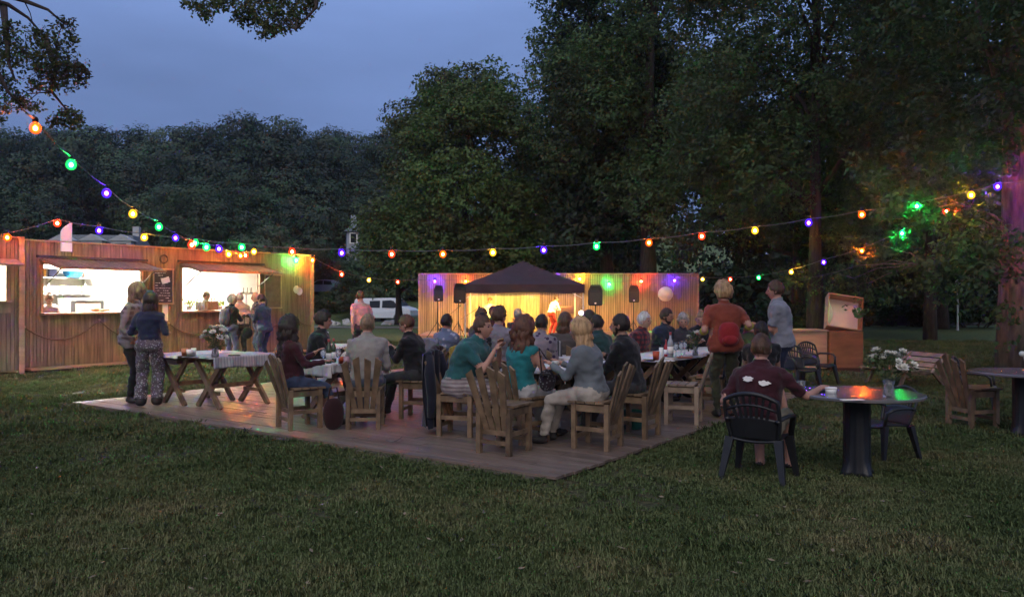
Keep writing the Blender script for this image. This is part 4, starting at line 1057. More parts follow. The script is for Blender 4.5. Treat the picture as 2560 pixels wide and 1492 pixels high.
# wreath
rs = np.random.RandomState(9)
o = on(K, 'wreath', 'small dark twig wreath on the kiosk wall above the chalkboard', 'wreath', (3.32, -.07, 2.58))
for k in range(5):
    b = MB(); b.tube([(math.cos(a) * (.10 + .015 * math.sin(a * 5 + k)), .012 * math.sin(a * 3 + k), math.sin(a) * (.10 + .015 * math.cos(a * 4 + k))) for a in np.linspace(0, 6.28, 22)], .008, 5, cap=False); b.build('twig', MT['twig'], o)
# pans
for k, (s, zz) in enumerate(((7.42, 1.98), (7.50, 1.93))):
    o = on(K, 'frying_pan', ['small frying pan hung on the right end of the kiosk wall', 'second pan hung just right of the first, slightly lower'][k], 'pan', (s, -.06 - .03 * k, zz))
    b = MB(); b.tube([(0, 0, -.02), (0, 0, .28)], .010, 6, flat=.6); b.build('handle', MT['blackm'], o)
    b = MB(); vs = []
    b.lathe([(0.001, 0), (.09, 0), (.115, .03), (.11, .03), (.085, .008), (.001, .008)], n=16)
    b.v = [(x, -z, y - .12) for x, y, z in b.v]; b.build('bowl', MT['steel'], o, smooth=True)
def swag(s0, z0, s1, z1, sag, label):
    o = on(K, 'rope_swag', label, 'rope', (s0, -.05, 0), 'ropes looped along the kiosk wall')
    b = MB(); b.tube([(u * (s1 - s0), -.01, z0 + (z1 - z0) * u - sag * 4 * u * (1 - u)) for u in np.linspace(0, 1, 18)], .017, 6); b.build('rope', MT['rope'], o, smooth=True)
    b = MB(); b.ell((0, -.01, z0), .03, nu=8, nv=6); b.build('hook', MT['ply'], o)
swag(.10, .98, 1.72, 1.10, .36, 'dark rope sagging under the left kiosk window, from the corner')
swag(1.72, 1.10, 3.40, 1.02, .42, 'rope sagging behind the couple, under the chalkboard')
swag(3.45, .98, 5.1, 1.10, .36, 'rope sagging under the bar window')
swag(5.1, 1.10, 7.15, 1.12, .42, 'rope sagging behind the waiting customers')
swag(7.15, 1.12, 7.98, .80, .06, 'short rope falling to the right corner of the kiosk')

# ---------------------------------------------------------------- stage container
SX0, SX1, SY, SH = -4.05, 8.15, 35.2, 2.68
ST = thing('stage_container', 'long wooden clad container forming the back wall of the stage', 'container', (SX0, SY, 0))
w = SX1 - SX0
b = MB(); n = 122
for i in range(n):
    x = (i + .5) * w / n; b.box((x, -.02 + RND.uniform(-.006, .006), SH / 2), (w / n - .018, .03, SH - .04))
tag(b.build('slat_cladding', MT['stagewood'], ST), kind='stuff')
b = MB(); b.box((w / 2, 1.25, SH / 2 - .02), (w, 2.46, SH - .06)); b.build('body', MT['dark'], ST)
b = MB(); b.box((w / 2, -.03, SH + .005), (w + .08, .10, .05)); b.build('top_trim', MT['ply'], ST)
for x in (-.03, w + .03):
    b = MB(); b.box((x, -.02, SH / 2), (.07, .09, SH)); b.build('corner_post', MT['ply'], ST)
# low stage floor
b = MB(); b.box((w / 2 - .6, -2.4, .10), (w - 2.0, 4.4, .16)); o = tag(b.build('stage_floor', MT['ply'], loc=(SX0, SY, 0)), 'low plywood stage floor in front of the clad container', 'stage')
# added boards whose yellow stands in for lamp light on the wall
t = thing('glow_boards', 'boards coloured yellow in place of lamp light on the clad wall behind the musicians', 'glow_boards', (-.35, SY - .16, .2))
bdm = M('painted_glow_yellow', (.52, .42, .20), .7, .25, 3, .3, (4, 4, .5), rnd=.22)
for k in range(22):
    b = MB(); b.box((-1.55 + (k + .5) * 3.1 / 22, RND.uniform(-.008, .008), 1.05 + RND.uniform(-.01, .01)), (3.1 / 22 - .014, .025, 2.2)); b.build('board', bdm, t)
for x in (-1.57, 1.57):
    b = MB(); b.box((x, 0, 1.05), (.05, .06, 2.14)); b.build('batten', MT['ply'], t)
# canopy
CY0, CY1 = 29.6, 33.6
cx0, cx1 = P(1160, 0, CY0).x, P(1461, 0, CY0).x
cxm = P(1300, 0, 31.5).x
t = thing('pop_up_canopy', 'dark pop-up canopy with peaked roof over the stage', 'canopy', ((cx0 + cx1) / 2, (CY0 + CY1) / 2, 0))
hw_, hd_ = (cx1 - cx0) / 2, (CY1 - CY0) / 2; ez = 2.12; pk = 3.10
b = MB()
def roofpt(u, v):
    x = (u * 2 - 1); y = (v * 2 - 1); r = max(abs(x), abs(y)); z = pk - (pk - ez) * (r ** .93)
    m_ = min(abs(x), abs(y)) / max(r, .01); z -= .07 * (1 - m_ ** 2) * math.sin(math.pi * min(1, r)) - .012 * noise.noise(Vector((x * 3, y * 3, 0)))
    return Vector((x * hw_, y * hd_, z))
b.grid(roofpt, 24, 24); o = b.build('roof_cloth', MT['canopy'], t, smooth=False)
sm = o.modifiers.new('thick', 'SOLIDIFY'); sm.thickness = .012
for k, (a, c) in enumerate([((-hw_, -hd_), (hw_, -hd_)), ((hw_, -hd_), (hw_, hd_)), ((hw_, hd_), (-hw_, hd_)), ((-hw_, hd_), (-hw_, -hd_))]):
    b = MB(); a = Vector((*a, 0)); c = Vector((*c, 0)); nn = (c - a).normalized().cross(Vector((0, 0, 1)))
    b.grid(lambda u, v: a.lerp(c, u) + nn * (.02 * math.sin(u * 26) * v + .01) + Vector((0, 0, ez - (.31 + .02 * math.sin(u * 9 + k)) * v)), 30, 3)
    o = b.build('valance', MT['canopy'], t); sm = o.modifiers.new('thick', 'SOLIDIFY'); sm.thickness = .008
for x in (-hw_ + .04, hw_ - .04):
    for y in (-hd_ + .05, hd_ - .05):
        b = MB(); b.box((x, y, ez / 2), (.05, .05, ez)); b.build('leg', MT['steel'], t)
for s in (-1, 1):
    b = MB(); b.tube([(s * hw_ * .96, -hd_ + .06, 1.62), (s * hw_ * .62, -hd_ + .06, 2.0)], .014, 6); b.build('brace', MT['steel'], t)
# stage lamps: yellow floods under the roof, orange floods on the floor
def par(label, loc, aim, col, watt, size=.09, spread=150, vis=True):
    t = thing('stage_lamp', label, 'stage lamp', loc)
    d = (Vector(aim) - Vector(loc)).normalized(); rot = d.to_track_quat('-Z', 'Y').to_matrix()
    b = MB(); b.lathe([(size, -.02), (size, .12), (size * .6, .2), (0, .2)], n=14); b.v = [tuple(rot @ Vector(v)) for v in b.v]; b.build('can', MT['blackm'], t)
    b = MB(); b.lathe([(0, -.022), (size * .9, -.022), (size * .9, -.012), (0, -.012)], n=14); b.v = [tuple(rot @ Vector(v)) for v in b.v]; b.build('lens', emis('lamp_lens_lit', col, watt), t)
    b = MB(); b.tube([Vector((-size - .02, 0, 0)), Vector((-size - .02, 0, .24)), Vector((size + .02, 0, .24)), Vector((size + .02, 0, 0))], .008, 5); b.build('yoke', MT['blackm'], t)
    l = bpy.data.lights.new('lamp', 'SPOT'); l.energy = watt * 3.0; l.color = col; l.spot_size = R(spread); l.spot_blend = .6; l.shadow_soft_size = size * .8
    lo = bpy.data.objects.new('lamp_light', l); C.objects.link(lo); lo.parent = t; lo.rotation_euler = d.to_track_quat('-Z', 'Y').to_euler(); lo.location = d * .04
YEL, ORA = (1.0, .62, .12), (1.0, .43, .15)
par('yellow flood lamp under the left half of the canopy roof', (-1.0, 30.4, 1.98), (-.9, SY, .9), YEL, 200)
par('yellow flood lamp under the middle of the canopy roof', (.4, 30.4, 1.98), (.4, SY, .9), YEL, 260)
par('orange flood lamp under the right half of the canopy roof', (1.9, 30.4, 1.98), (2.0, SY, .9), (1.0, .46, .14), 170)
par('orange floor lamp washing the left end of the stage wall', (-3.0, 33.9, .28), (-3.3, SY, 1.3), ORA, 11)
par('orange floor lamp washing the wall beside the left canopy leg', (-1.9, 33.8, .28), (-2.0, SY, 1.2), ORA, 10)
par('orange floor lamp washing the wall right of the canopy', (3.6, 33.8, .28), (3.7, SY, 1.3), ORA, 11)
par('orange floor lamp washing the wall behind the white haired man', (5.0, 33.9, .28), (5.2, SY, 1.2), ORA, 11)
par('bright white round lamp beside the right canopy leg', (P(1453, 782, 29).x, 29, P(0, 782, 29).z), (P(1400, 0, 29).x, 26.0, 1.1), (1, .86, .7), 12, .09)
par('low bright lamp standing at the drummer', (P(1292, 0, 32).x, 32.2, .72), (.3, 30.5, .8), (1, .8, .4), 22)
# speakers
def speaker(label, px, pyt, pyb, Y, yaw, wpx, stand=True, glow=False):
    x = P(px, 0, Y).x; zt = P(0, pyt, Y).z; zb = P(0, pyb, Y).z; h = zt - zb; wd = wpx / F * Y
    t = thing('loudspeaker', label, 'loudspeaker', (x, Y, zb), yaw, 'loudspeakers around the stage')
    b = MB(); pr = [(-.5, .06), (-.5, .72), (-.36, .97), (-.26, 1), (.26, 1), (.36, .97), (.5, .72), (.5, .06), (.42, 0), (-.42, 0)]
    n = len(pr); b.add([(a * wd, -.17, c * h) for a, c in pr] + [(a * wd * .6, .17, c * h) for a, c in pr], [tuple(range(n)), tuple(range(n, 2 * n))[::-1]] + [(i, n + i, n + (i + 1) % n, (i + 1) % n) for i in range(n)])
    b.build('cabinet', MT['plastic'], t)
    b = MB(); b.box((0, -.178, h * .36), (wd * .82, .02, h * .58)); b.build('grille', M('speaker_grille', (.045, .04, .036), .6, .2, 60), t)
    b = MB(); b.add([(-.3 * wd, -.178, h * .70), (.3 * wd, -.178, h * .70), (.38 * wd, -.185, h * .90), (-.38 * wd, -.185, h * .90), (-.12 * wd, -.14, h * .78), (.12 * wd, -.14, h * .78)], [(0, 1, 5, 4), (1, 2, 5), (2, 3, 4, 5), (3, 0, 4)]); b.build('horn', MT['plastic'], t)
    b = MB(); b.box((0, -.192, h * .12), (.06, .01, .045)); b.build('badge', MT['white'], t)
    s = thing('speaker_stand', label.replace('loudspeaker', 'tripod stand').replace(' on its stand', ''), 'stand', (x, Y, 0), yaw, 'tripod stands under the loudspeakers')
    b = MB(); b.tube([(0, .02, .35), (0, .02, zb)], .018, 8); b.build('pole', MT['blackm'], s)
    b = MB(); b.tube([(0, .02, .7), (0, .02, .8)], .03, 8); b.build('collar', MT['blackm'], s)
    for k in range(3):
        a = R(30 + 120 * k); b = MB(); b.tube([(0, .02, .75), (math.cos(a) * .5, .02 + math.sin(a) * .5, .02)], .014, 6); b.build('leg', MT['blackm'], s)
speaker('narrow black loudspeaker under the blue bulb, leftmost of the stage', 1094, 713, 753, 29.5, 18, 24)
speaker('black loudspeaker beside the left canopy leg', 1146, 708, 758, 28.5, 22, 31)
speaker('large black loudspeaker right of the canopy', 1489, 712, 764, 27.5, -8, 35)
speaker('slim black loudspeaker far right, before the clad wall', 1584, 713, 756, 29.5, -4, 26)
# paper lantern ball
t = thing('paper_lantern', 'round white paper lantern hung on the right of the clad wall', 'lantern', (P(1667, 0, 34.2).x, 34.5, P(0, 735, 34.2).z))
b = MB(); b.ell((0, 0, 0), .32, nu=24, nv=16, fn=lambda p: p * (1 + .012 * math.sin(p.z * 60))); b.build('globe', M('rice_paper', (.78, .72, .62), .8, .04, trans=0), t, smooth=True)
b = MB(); b.tube([(0, 0, .32), (0, .05, .45), (0, .6, .5)], .008, 5); b.build('hanger', MT['blackm'], t)
# amplifier and instrument bits
t = thing('amplifier', 'orange framed amplifier box on the stage between the musicians', 'amplifier', (P(1300, 0, 33).x, 33, .18))
b = MB(); b.box((0, 0, .32), (.72, .3, .62)); b.build('cabinet', M('amp_cloth', (.4, .16, .06), .7, .2), t)
b = MB(); b.box((0, -.16, .26), (.62, .02, .42)); b.build('grille', M('amp_grille', (.25, .17, .1), .7, .4, 40), t)
b = MB(); b.box((0, -.16, .55), (.62, .03, .08)); b.build('control_panel', MT['blackm'], t)
t = thing('music_stand', 'music stand with fan of sheets beside the bending musician', 'stand', (P(1418, 0, 30.6).x, 30.6, 0))
b = MB(); b.tube([(0, 0, .3), (0, 0, 1.05)], .012, 6); b.build('pole', MT['blackm'], t)
for k in range(3):
    a = R(90 + 120 * k); b = MB(); b.tube([(0, 0, .4), (math.cos(a) * .3, math.sin(a) * .3, .02)], .01, 5); b.build('leg', MT['blackm'], t)
b = MB(); b.box((0, -.05, 1.15), (.5, .02, .32), Matrix.Rotation(R(-25), 3, 'X')); b.build('desk', MT['ply'], t)
def micstand(label, px, Y, h, lean):
    t = thing('microphone_stand', label, 'microphone stand', (P(px, 0, Y).x, Y, 0), 0, 'microphone stands on the stage')
    b = MB(); b.tube([(0, 0, 0), (0, 0, h * .72)], .011, 6); b.tube([(-.22 * lean, 0, h * .66), (.42 * lean, 0, h)], .009, 5); b.build('pole', MT['blackm'], t)
    b = MB(); b.lathe([(.14, 0), (.14, .02), (.02, .04)], n=14); b.build('base', MT['blackm'], t)
    b = MB(); b.ell((.45 * lean, 0, h + .02), (.04, .04, .05), nu=8, nv=6); b.build('microphone', MT['blackm'], t)
micstand('microphone stand at the left canopy leg', 1168, 30, 1.25, 1)
micstand('microphone stand before the amplifier', 1330, 30.4, 1.15, -1)
micstand('microphone stand reaching towards the clad wall at the left', 1128, 31.5, 1.3, .8)

# ---------------------------------------------------------------- string lights
Z_ = 1.0159
bulb_mesh = {}
def string(label, items, start=None, end=None, size=.070):
    """items: (full view px, py, colour, distance)"""
    t = thing('string_lights', label, 'string lights', (0, 0, 0))
    pts = [P(x * Z_, y * Z_, Y) for x, y, c, Y in items]
    t.location = pts[0]; o = pts[0]
    path = ([start] if start is not None else []) + pts + ([end] if end is not None else [])
    cable = []
    for a, b_ in zip(path, path[1:]):
        for k in range(6):
            u = k / 6; p = a.lerp(b_, u); p.z += .085 - .03 * (4 * u * (1 - u)); cable.append(p - o)
    cable.append(path[-1] - o + Vector((0, 0, .085)))
    b = MB(); b.tube(cable, .0085, 5, cap=False); b.build('cable', MT['rubber'], t)
    for (x, y, c, Y), p in zip(items, pts):
        sz = size * (0.84 if Y < 14 else 1.1 if Y < 20 else 1.15)
        key = (c, sz)
        if key not in bulb_mesh:
            q = MB(); q.lathe([(0, -sz * 1.1), (sz * .5, -sz * .98), (sz * .88, -sz * .6), (sz, -sz * .05), (sz * .86, sz * .5), (sz * .5, sz * .9), (sz * .4, sz * 1.0)], n=16); bulb_mesh[key] = q.mesh('bulb', BM[c], True)
            q = MB(); q.lathe([(sz * .46, sz * .95), (sz * .5, sz * 1.5), (sz * .34, sz * 1.85), (0, sz * 1.85)], n=10); bulb_mesh['s', sz] = q.mesh('socket', MT['blackm'], True)
        bo = link('bulb', bulb_mesh[key], t, p - o); bo['label'] = {'r': 'red', 'o': 'orange', 'y': 'yellow', 'g': 'green', 'b': 'blue'}[c] + ' lit bulb'
        link('socket', bulb_mesh['s', sz], bo)
MT['rubber'] = M('cable_rubber', (.10, .10, .11), .5, .1)
string('steep string of coloured bulbs from the near tree down to the kiosk roof', [(87, 315, 'o', 8), (175, 405, 'g', 8.9), (262, 475, 'b', 9.9), (327, 526, 'y', 11), (391, 558, 'g', 12), (432, 585, 'b', 13.2), (472, 602, 'r', 14.5), (508, 608, 'g', 15.7), (539, 612, 'b', 17), (563, 625, 'y', 18.3), (592, 629, 'o', 19.6), (604, 628, 'r', 20.6)], start=P(20, 250, 7.5), end=P(640, 640, 21.6))
string('long string of coloured bulbs spanning from the kiosk to the tree at the right edge', [(-95, 610, 'g', 16.6), (18, 584, 'o', 15.7), (141, 549, 'r', 16.3), (244, 567, 'b', 16.4), (355, 584, 'y', 16.5), (480, 597, 'g', 16.6), (595, 608, 'g', 16.6), (719, 619, 'r', 16.8), (841, 622, 'b', 16.8), (964, 625, 'r', 16.8), (1090, 625, 'o', 16.8), (1213, 621, 'y', 16.8), (1338, 615, 'b', 16.8), (1468, 606, 'g', 16.8), (1597, 597, 'o', 16.6), (1727, 581, 'r', 16.6), (1858, 567, 'y', 16.4), (1990, 548, 'b', 16.4), (2121, 528, 'o', 16.3), (2256, 507, 'g', 16.0), (2390, 480, 'y', 16.0), (2455, 459, 'b', 16.0), (2540, 452, 'r', 15.2)])
string('string of coloured bulbs from the kiosk along the stage wall to the right trees', [(625, 619, 'y', 20.6), (729, 640, 'g', 23.12), (769, 640, 'o', 23.4), (841, 675, 'r', 25.5), (908, 689, 'y', 28), (979, 694, 'r', 31), (1070, 692, 'b', 34.93), (1146, 692, 'o', 34.93), (1225, 690, 'y', 34.93), (1300, 690, 'g', 34.93), (1365, 688, 'b', 34.93), (1427, 686, 'y', 34.93), (1499, 699, 'g', 34.93), (1578, 692, 'r', 34.93), (1660, 690, 'b', 34.93), (1729, 687, 'y', 32), (1797, 687, 'r', 30), (1867, 683, 'g', 28), (1947, 669, 'y', 26), (2027, 645, 'b', 23.5), (2121, 617, 'o', 23.5), (2220, 574, 'g', 21.5), (2329, 520, 'r', 17.8)], end=Vector((10.6, 17, 3.9)))
# ---------------------------------------------------------------- furniture
def fan_chair_mesh(): pass
def wood_chair(name, label, loc, yaw, mat='wood', group='fan backed wooden chairs'):
    """yaw: direction faced, degrees from +X"""
    m = MT[mat]
    t = thing(name, label, 'chair', loc, yaw - 90, group)
    w, d, h, p = .41, .42, .475, .050      # faces +y
    for sx in (-1, 1):
        for sy in (-1, 1):
            b = MB(); b.beam((sx * (w / 2 - p / 2), sy * (d / 2 - p / 2), 0), (sx * (w / 2 - p / 2), sy * (d / 2 - p / 2), h - .002), p, p, up=(0, 1, 0)); b.build('leg', m, t)
    for sy in (-1, 1):
        b = MB(); b.beam((-w / 2 + p, sy * (d / 2 - .022), h - .05), (w / 2 - p, sy * (d / 2 - .022), h - .05), .024, .07); b.build('rail', m, t)
        b = MB(); b.beam((-w / 2 + p, sy * (d / 2 - .026), .12), (w / 2 - p, sy * (d / 2 - .026), .12), .024, .04); b.build('stretcher', m, t)
    for sx in (-1, 1):
        b = MB(); b.beam((sx * (w / 2 - .022), -d / 2 + p, h - .05), (sx * (w / 2 - .022), d / 2 - p, h - .05), .024, .07); b.build('rail', m, t)
        b = MB(); b.beam((sx * (w / 2 - .026), -d / 2 + p, .21), (sx * (w / 2 - .026), d / 2 - p, .21), .024, .045); b.build('stretcher', m, t)
    for k in range(4):
        b = MB(); b.box((0, -d / 2 + .10 + k * .104, h + .011), (w + .02, .092, .022)); b.build('seat_slat', m, t)
    for k in range(4):     # fanned back slats
        u = (k - 1.5) / 1.5; ht = .87 - .05 * abs(u) ** 2 + (.02 if k % 2 else -.01) + RND.uniform(-.022, .022)
        a = Vector((u * .100, -d / 2 + .075, .20)); c = Vector((u * .205 + RND.uniform(-.012, .012), -d / 2 - .145 + .02 * abs(u), ht))
        b = MB(); b.beam(a, c, .062, .021, up=(0, -1, .3), w2=.076, cut=.45 * (1 if u < 0 else -1)); b.build('back_slat', m, t)
    b = MB(); b.beam((-w / 2 + .03, -d / 2 + .06, .215), (w / 2 - .03, -d / 2 + .06, .215), .03, .05); b.build('back_support', m, t)
    return t
def monobloc(name, label, loc, yaw, group='black plastic garden chairs', s=.9):
    t = thing(name, label, 'chair', loc, yaw - 90, group); m = MT['plastic']
    t.scale = (s, s, s)
    for sx in (-1, 1):
        for sy in (-1, 1):
            b = MB(); top = Vector((sx * .235, sy * .20 + (.02 if sy < 0 else 0), .42)); bot = Vector((sx * .30, sy * .27, 0))
            b.beam(bot, top, .045, .035, up=(0, 1, 0), w2=.085, h2=.06); b.build('leg', m, t)
    b = MB(); b.grid(lambda u, v: Vector(((u - .5) * .48 * (1 - .06 * v), .24 - v * .45, .43 - .03 * math.sin(math.pi * u) * (1 - .3 * v) - .03 * v + (-.03 * max(0, .12 - v) / .12))), 10, 10)
    o = b.build('seat', m, t, smooth=True); sm = o.modifiers.new('thick', 'SOLIDIFY'); sm.thickness = .022
    # back: arched rim, wide lower panel, slots formed by ribs
    def bk(u, v): # u -1..1, v 0..1 up the back
        wdt = .225 + .035 * math.sin(v * 2.2)
        return Vector((u * wdt, -.20 - .13 * v + .05 * u * u * (1 - .2 * v), .40 + v * (.47 - .075 * u * u)))
    b = MB(); b.tube([bk(-1, v) for v in np.linspace(0, 1, 8)] + [bk(u, 1.0) for u in np.linspace(-.86, .86, 13)] + [bk(1, v) for v in np.linspace(1, 0, 8)], .021, 8, flat=.8); b.build('back_rim', m, t, smooth=True)
    b = MB(); b.grid(lambda u, v: bk((u * 2 - 1) * .97, .02 + v * .50), 14, 8); o = b.build('back_panel', m, t, smooth=True); sm = o.modifiers.new('thick', 'SOLIDIFY'); sm.thickness = .010
    for k in range(7):
        u = (k - 3) / 3 * .78; b = MB()
        b.beam(bk(u * .72, .50), bk(u, .995), .030, .012, up=(0, 1, 0), w2=.022); b.build('rib', m, t)
    b = MB(); b.tube([bk(u, .74 + .02 * (1 - u * u)) for u in np.linspace(-.97, .97, 9)], .014, 6); b.build('cross_rib', m, t, smooth=True)
    for sx in (-1, 1):
        b = MB(); b.tube([Vector((sx * .235, -.25, .60)), Vector((sx * .275, -.16, .635)), Vector((sx * .295, .0, .64)), Vector((sx * .292, .13, .63)), Vector((sx * .275, .20, .58)), Vector((sx * .250, .215, .42))], [.026, .030, .032, .032, .030, .028], 8, flat=.6); b.build('armrest', m, t, smooth=True)
    return t
def xtable(name, label, loc, yaw, ln, wd, h=.735, group='cross legged wooden tables'):
    """long axis along local x; X frames at both ends lie across"""
    t = thing(name, label, 'table', loc, yaw, group); m = MT['wood']
    n = max(4, int(wd / .14)); bw = wd / n
    for k in range(n):
        b = MB(); b.box((0, -wd / 2 + (k + .5) * bw, h - .015), (ln, bw - .008, .03)); b.build('top_board', m, t)
    for s in (-1, 1):
        x = s * (ln / 2 - .16)
        b = MB(); b.box((x, 0, h - .055), (.04, wd - .06, .05)); b.build('batten', m, t)
        for j, e in enumerate((-1, 1)):
            b = MB(); b.beam((x + .022 * e * s, -e * wd * .44, 0), (x + .022 * e * s, e * wd * .40, h - .08), .04, .075, up=(0, 1, 0)); b.build('leg', m, t)
        b = MB(); b.box((x - .045 * s, 0, .21), (.03, wd * .52, .05)); b.build('foot_rail', m, t)
    b = MB(); b.box((0, 0, .30), (ln - .38, .03, .06)); b.build('stretcher', m, t)
    b = MB(); b.box((0, 0, h - .11), (ln - .4, .03, .06)); b.build('stretcher', m, t)
    return t
def cloth_on(label, loc, yaw, ln, wd, h, drops, mat, offx=0, name='tablecloth'):
    """drops: hang at (-x, +x, -y, +y)"""
    b = MB(); hx, hy = ln / 2 + .012, wd / 2 + .012; z = h + .006
    n = 40
    def side(a, c, nn, drop, ph):
        if drop <= 0: return
        b.grid(lambda u, v: Vector((a[0] + (c[0] - a[0]) * u, a[1] + (c[1] - a[1]) * u, z)) + Vector(nn) * (.018 * math.sin(u * 21 + ph) * v + .008 * math.sin(u * 55) * v + .01 * v) - Vector((0, 0, drop * v * (1 + .07 * math.sin(u * 7 + ph)))), n, 6)
    b.grid(lambda u, v: Vector(((u * 2 - 1) * hx, (v * 2 - 1) * hy, z + .002 * math.sin(u * 23) * math.sin(v * 17))), 16, 10)
    side((-hx, hy), (-hx, -hy), (-1, 0, 0), drops[0], 1); side((hx, -hy), (hx, hy), (1, 0, 0), drops[1], 2)
    side((-hx, -hy), (hx, -hy), (0, -1, 0), drops[2], 3); side((hx, hy), (-hx, hy), (0, 1, 0), drops[3], 4)
    o = b.build(name, mat, loc=loc, rot=yaw, smooth=True)
    sm = o.modifiers.new('thick', 'SOLIDIFY'); sm.thickness = .004
    return tag(o, label, 'tablecloth')

# tables (origin on the deck)
def on_u(px, py, dz=.040): v = G(px, py, .040); return v
T2 = Vector((-4.10, 11.72, .040)); T1 = Vector((-4.76, 12.12, .040))
xtable('trestle_table', 'cross legged table with grey checked cloth, right one of the joined pair by the kiosk', T2, YU, 1.08, .70)
xtable('trestle_table', 'cross legged table at the left of the joined pair, holding the cups', T1, YU, 1.08, .70)
cloth_on('grey checked cloth over the right table of the joined pair', T2 + Vector((0, 0, 0)), YU, 1.08, .70, .735, (.02, .12, .16, .0), MT['checked'])
cloth_on('white cloth over the left table of the joined pair', T1, YU, 1.08, .70, .735, (.04, .12, .0, .18), MT['linen'])
T3 = Vector((-2.32, 10.55, .040))
xtable('trestle_table', 'cross legged table between the maroon topped woman and the grey hooded man', T3, YU + 8, .95, .66)
cloth_on('white cloth over the table with the wine bottles', T3, YU + 8, .95, .66, .735, (.16, .05, .12, .05), MT['linen'])
def corner_table(name, label, corner, ln, wd, clab, drops=(.05, .05, .06, .05), mat='linen'):
    c = corner + UX * (ln / 2) - NX * (wd / 2); c.z = .040
    t = xtable(name, label, c, YU, ln, wd)
    cloth_on(clab, c, YU, ln, wd, .735, drops, MT[mat]); return c
T4 = corner_table('trestle_table', 'cross legged table with the beer glass, before the blond woman', Vector((.47, 8.92, 0)), 1.75, .72, 'pale cloth lit violet under the beer glass', (.03, .03, .03, .03))
T4b = corner_table('trestle_table', 'cross legged table next behind the beer table', Vector((1.55, 10.42, 0)) - NX * .9, 1.8, .72, 'white cloth on the table behind the beer table')
T5 = corner_table('trestle_table', 'cross legged table with red cup and bottles, before the standing man in orange', Vector((1.92, 10.68, 0)), 1.75, .80, 'white cloth on the table with the red cup', (.03, .03, .05, .03))
T6 = corner_table('trestle_table', 'cross legged table at the far end of the right hand row', Vector((3.02, 12.25, 0)), 1.6, .80, 'white cloth on the farthest table of the right hand row', (.03, .03, .05, .03))
# round clothed table behind the grey hooded man
tc_ = Vector((-3.28, 14.9, 0)); t = thing('round_table', 'small round table behind the grey hooded man', 'table', tc_)
b = MB(); b.lathe([(0, .70), (.46, .70), (.46, .73), (0, .73)], n=28); b.build('top', MT['wood'], t)
b = MB(); b.lathe([(.2, 0), (.18, .03), (.04, .06), (.04, .70)], n=14); b.build('pedestal', MT['wood'], t)
b = MB(); b.lathe([(0, .738), (.47, .738), (.49, .72), (.51, .55), (.53, .40), (.55, .28)], n=60, wob=lambda a, z: .03 * math.sin(a * 11) * max(0, (.7 - z) * 2.2))
tag(b.build('tablecloth', MT['dotted'], loc=tc_, smooth=True), 'speckled cloth hanging over the small round table', 'tablecloth')
b = MB(); b.lathe([(.045, 0), (.045, .24), (0, .24)], n=14); tag(b.build('candle', MT['white'], loc=tc_ + Vector((-.16, -.1, .742)), smooth=True), 'tall white candle on the speckled round table', 'candle')

# plastic round table
RT = G(2118, 1192); RT = Vector((RT.x + .13, RT.y + .1, 0))
def pedestal_table(label, loc, r=.57):
    t = thing('round_table', label, 'table', loc, 0, 'round tables on dark pedestals')
    b = MB(); b.lathe([(0, .715), (r * .96, .715), (r, .722), (r, .742), (r * .985, .748), (0, .748)], n=64); b.build('top', M('glossy_laminate', (.22, .215, .22), .20, .12, 3, spec=1.0, metal=.45), t, smooth=False)
    b = MB()
    b.lathe([(.125, 0), (.120, .04), (.114, .15), (.112, .5), (.114, .68), (.13, .715)], n=36, wob=lambda a, z: .05 * math.sin(a * 12) + (.45 * max(0, .10 - z) / .10) * (math.sin(a * 4) > .4))
    b.build('pedestal', MT['plastic'], t, smooth=True); return t
pedestal_table('glossy round table reflecting blue, red and green lights', RT)
pedestal_table('dark round table cut by the right edge of the picture', Vector((5.98, 9.35, 0)))

# chairs: (pixel of base centre or point, facing, label)
CH = [
 ((-2.58, 9.70), 38, 'wood', 'wooden chair holding the long haired woman in maroon'),
 ((-1.78, 9.72), 92, 'wood', 'wooden chair seen from behind, holding the grey hooded man'),
 ((-1.22, 10.52), 168, 'wood', 'wooden chair holding the person in black reading a phone'),
 ((-.60, 9.22), -16, 'wood', 'wooden chair of the man in teal, dark jacket over its back'),
 ((-.08, 8.16), 57, 'wood', 'empty wooden chair nearest the camera, in the middle of the deck'),
 ((.12, 8.78), 42, 'wood', 'wooden chair holding the woman in the turquoise top'),
 ((.90, 8.42), 150, 'wood', 'wooden chair holding the blond woman in grey'),
 ((1.42, 9.12), 146, 'wood', 'wooden chair holding the bearded man in black'),
 ((2.16, 10.08), 160, 'wood2', 'empty pale wooden chair with red light on its seat'),
 ((2.74, 11.0), 150, 'wood', 'dark wooden chair behind the empty pale chair'),
 ((5.74, 9.98), 14, 'wood', 'wooden chair on the lawn facing the right edge table'),
 ((-3.02, 11.45), 10, 'wood', 'wooden chair of the dark haired man in black at the wine table'),
 ((-1.00, 12.0), 60, 'wood', 'wooden chair of the child in the blue patterned shirt'),
 ((-.48, 11.2), 50, 'wood', 'wooden chair with the yellow cloth over its back'),
 ((.42, 10.9), 70, 'wood', 'wooden chair of the person in the floral shirt'),
 ((.80, 11.75), 80, 'wood', 'wooden chair of the brown haired person, backpack on its back'),
 ((1.86, 12.4), -40, 'wood', 'wooden chair of the white haired man in plaid'),
 ((2.48, 13.2), -45, 'wood', 'wooden chair of the dark bearded man in navy'),
 ((1.30, 12.9), 100, 'wood', 'wooden chair of the black haired person beside the plaid shirt'),
]
CHO = []
for (x, y), yaw, mat, lab in CH:
    lawn = x > 5
    CHO.append(wood_chair('wooden_chair', lab, (x, y, 0 if lawn else .040), yaw, mat))
monobloc('plastic_chair', 'black plastic chair in front, holding the man in the maroon shirt', (2.20, 7.12, 0), 57)
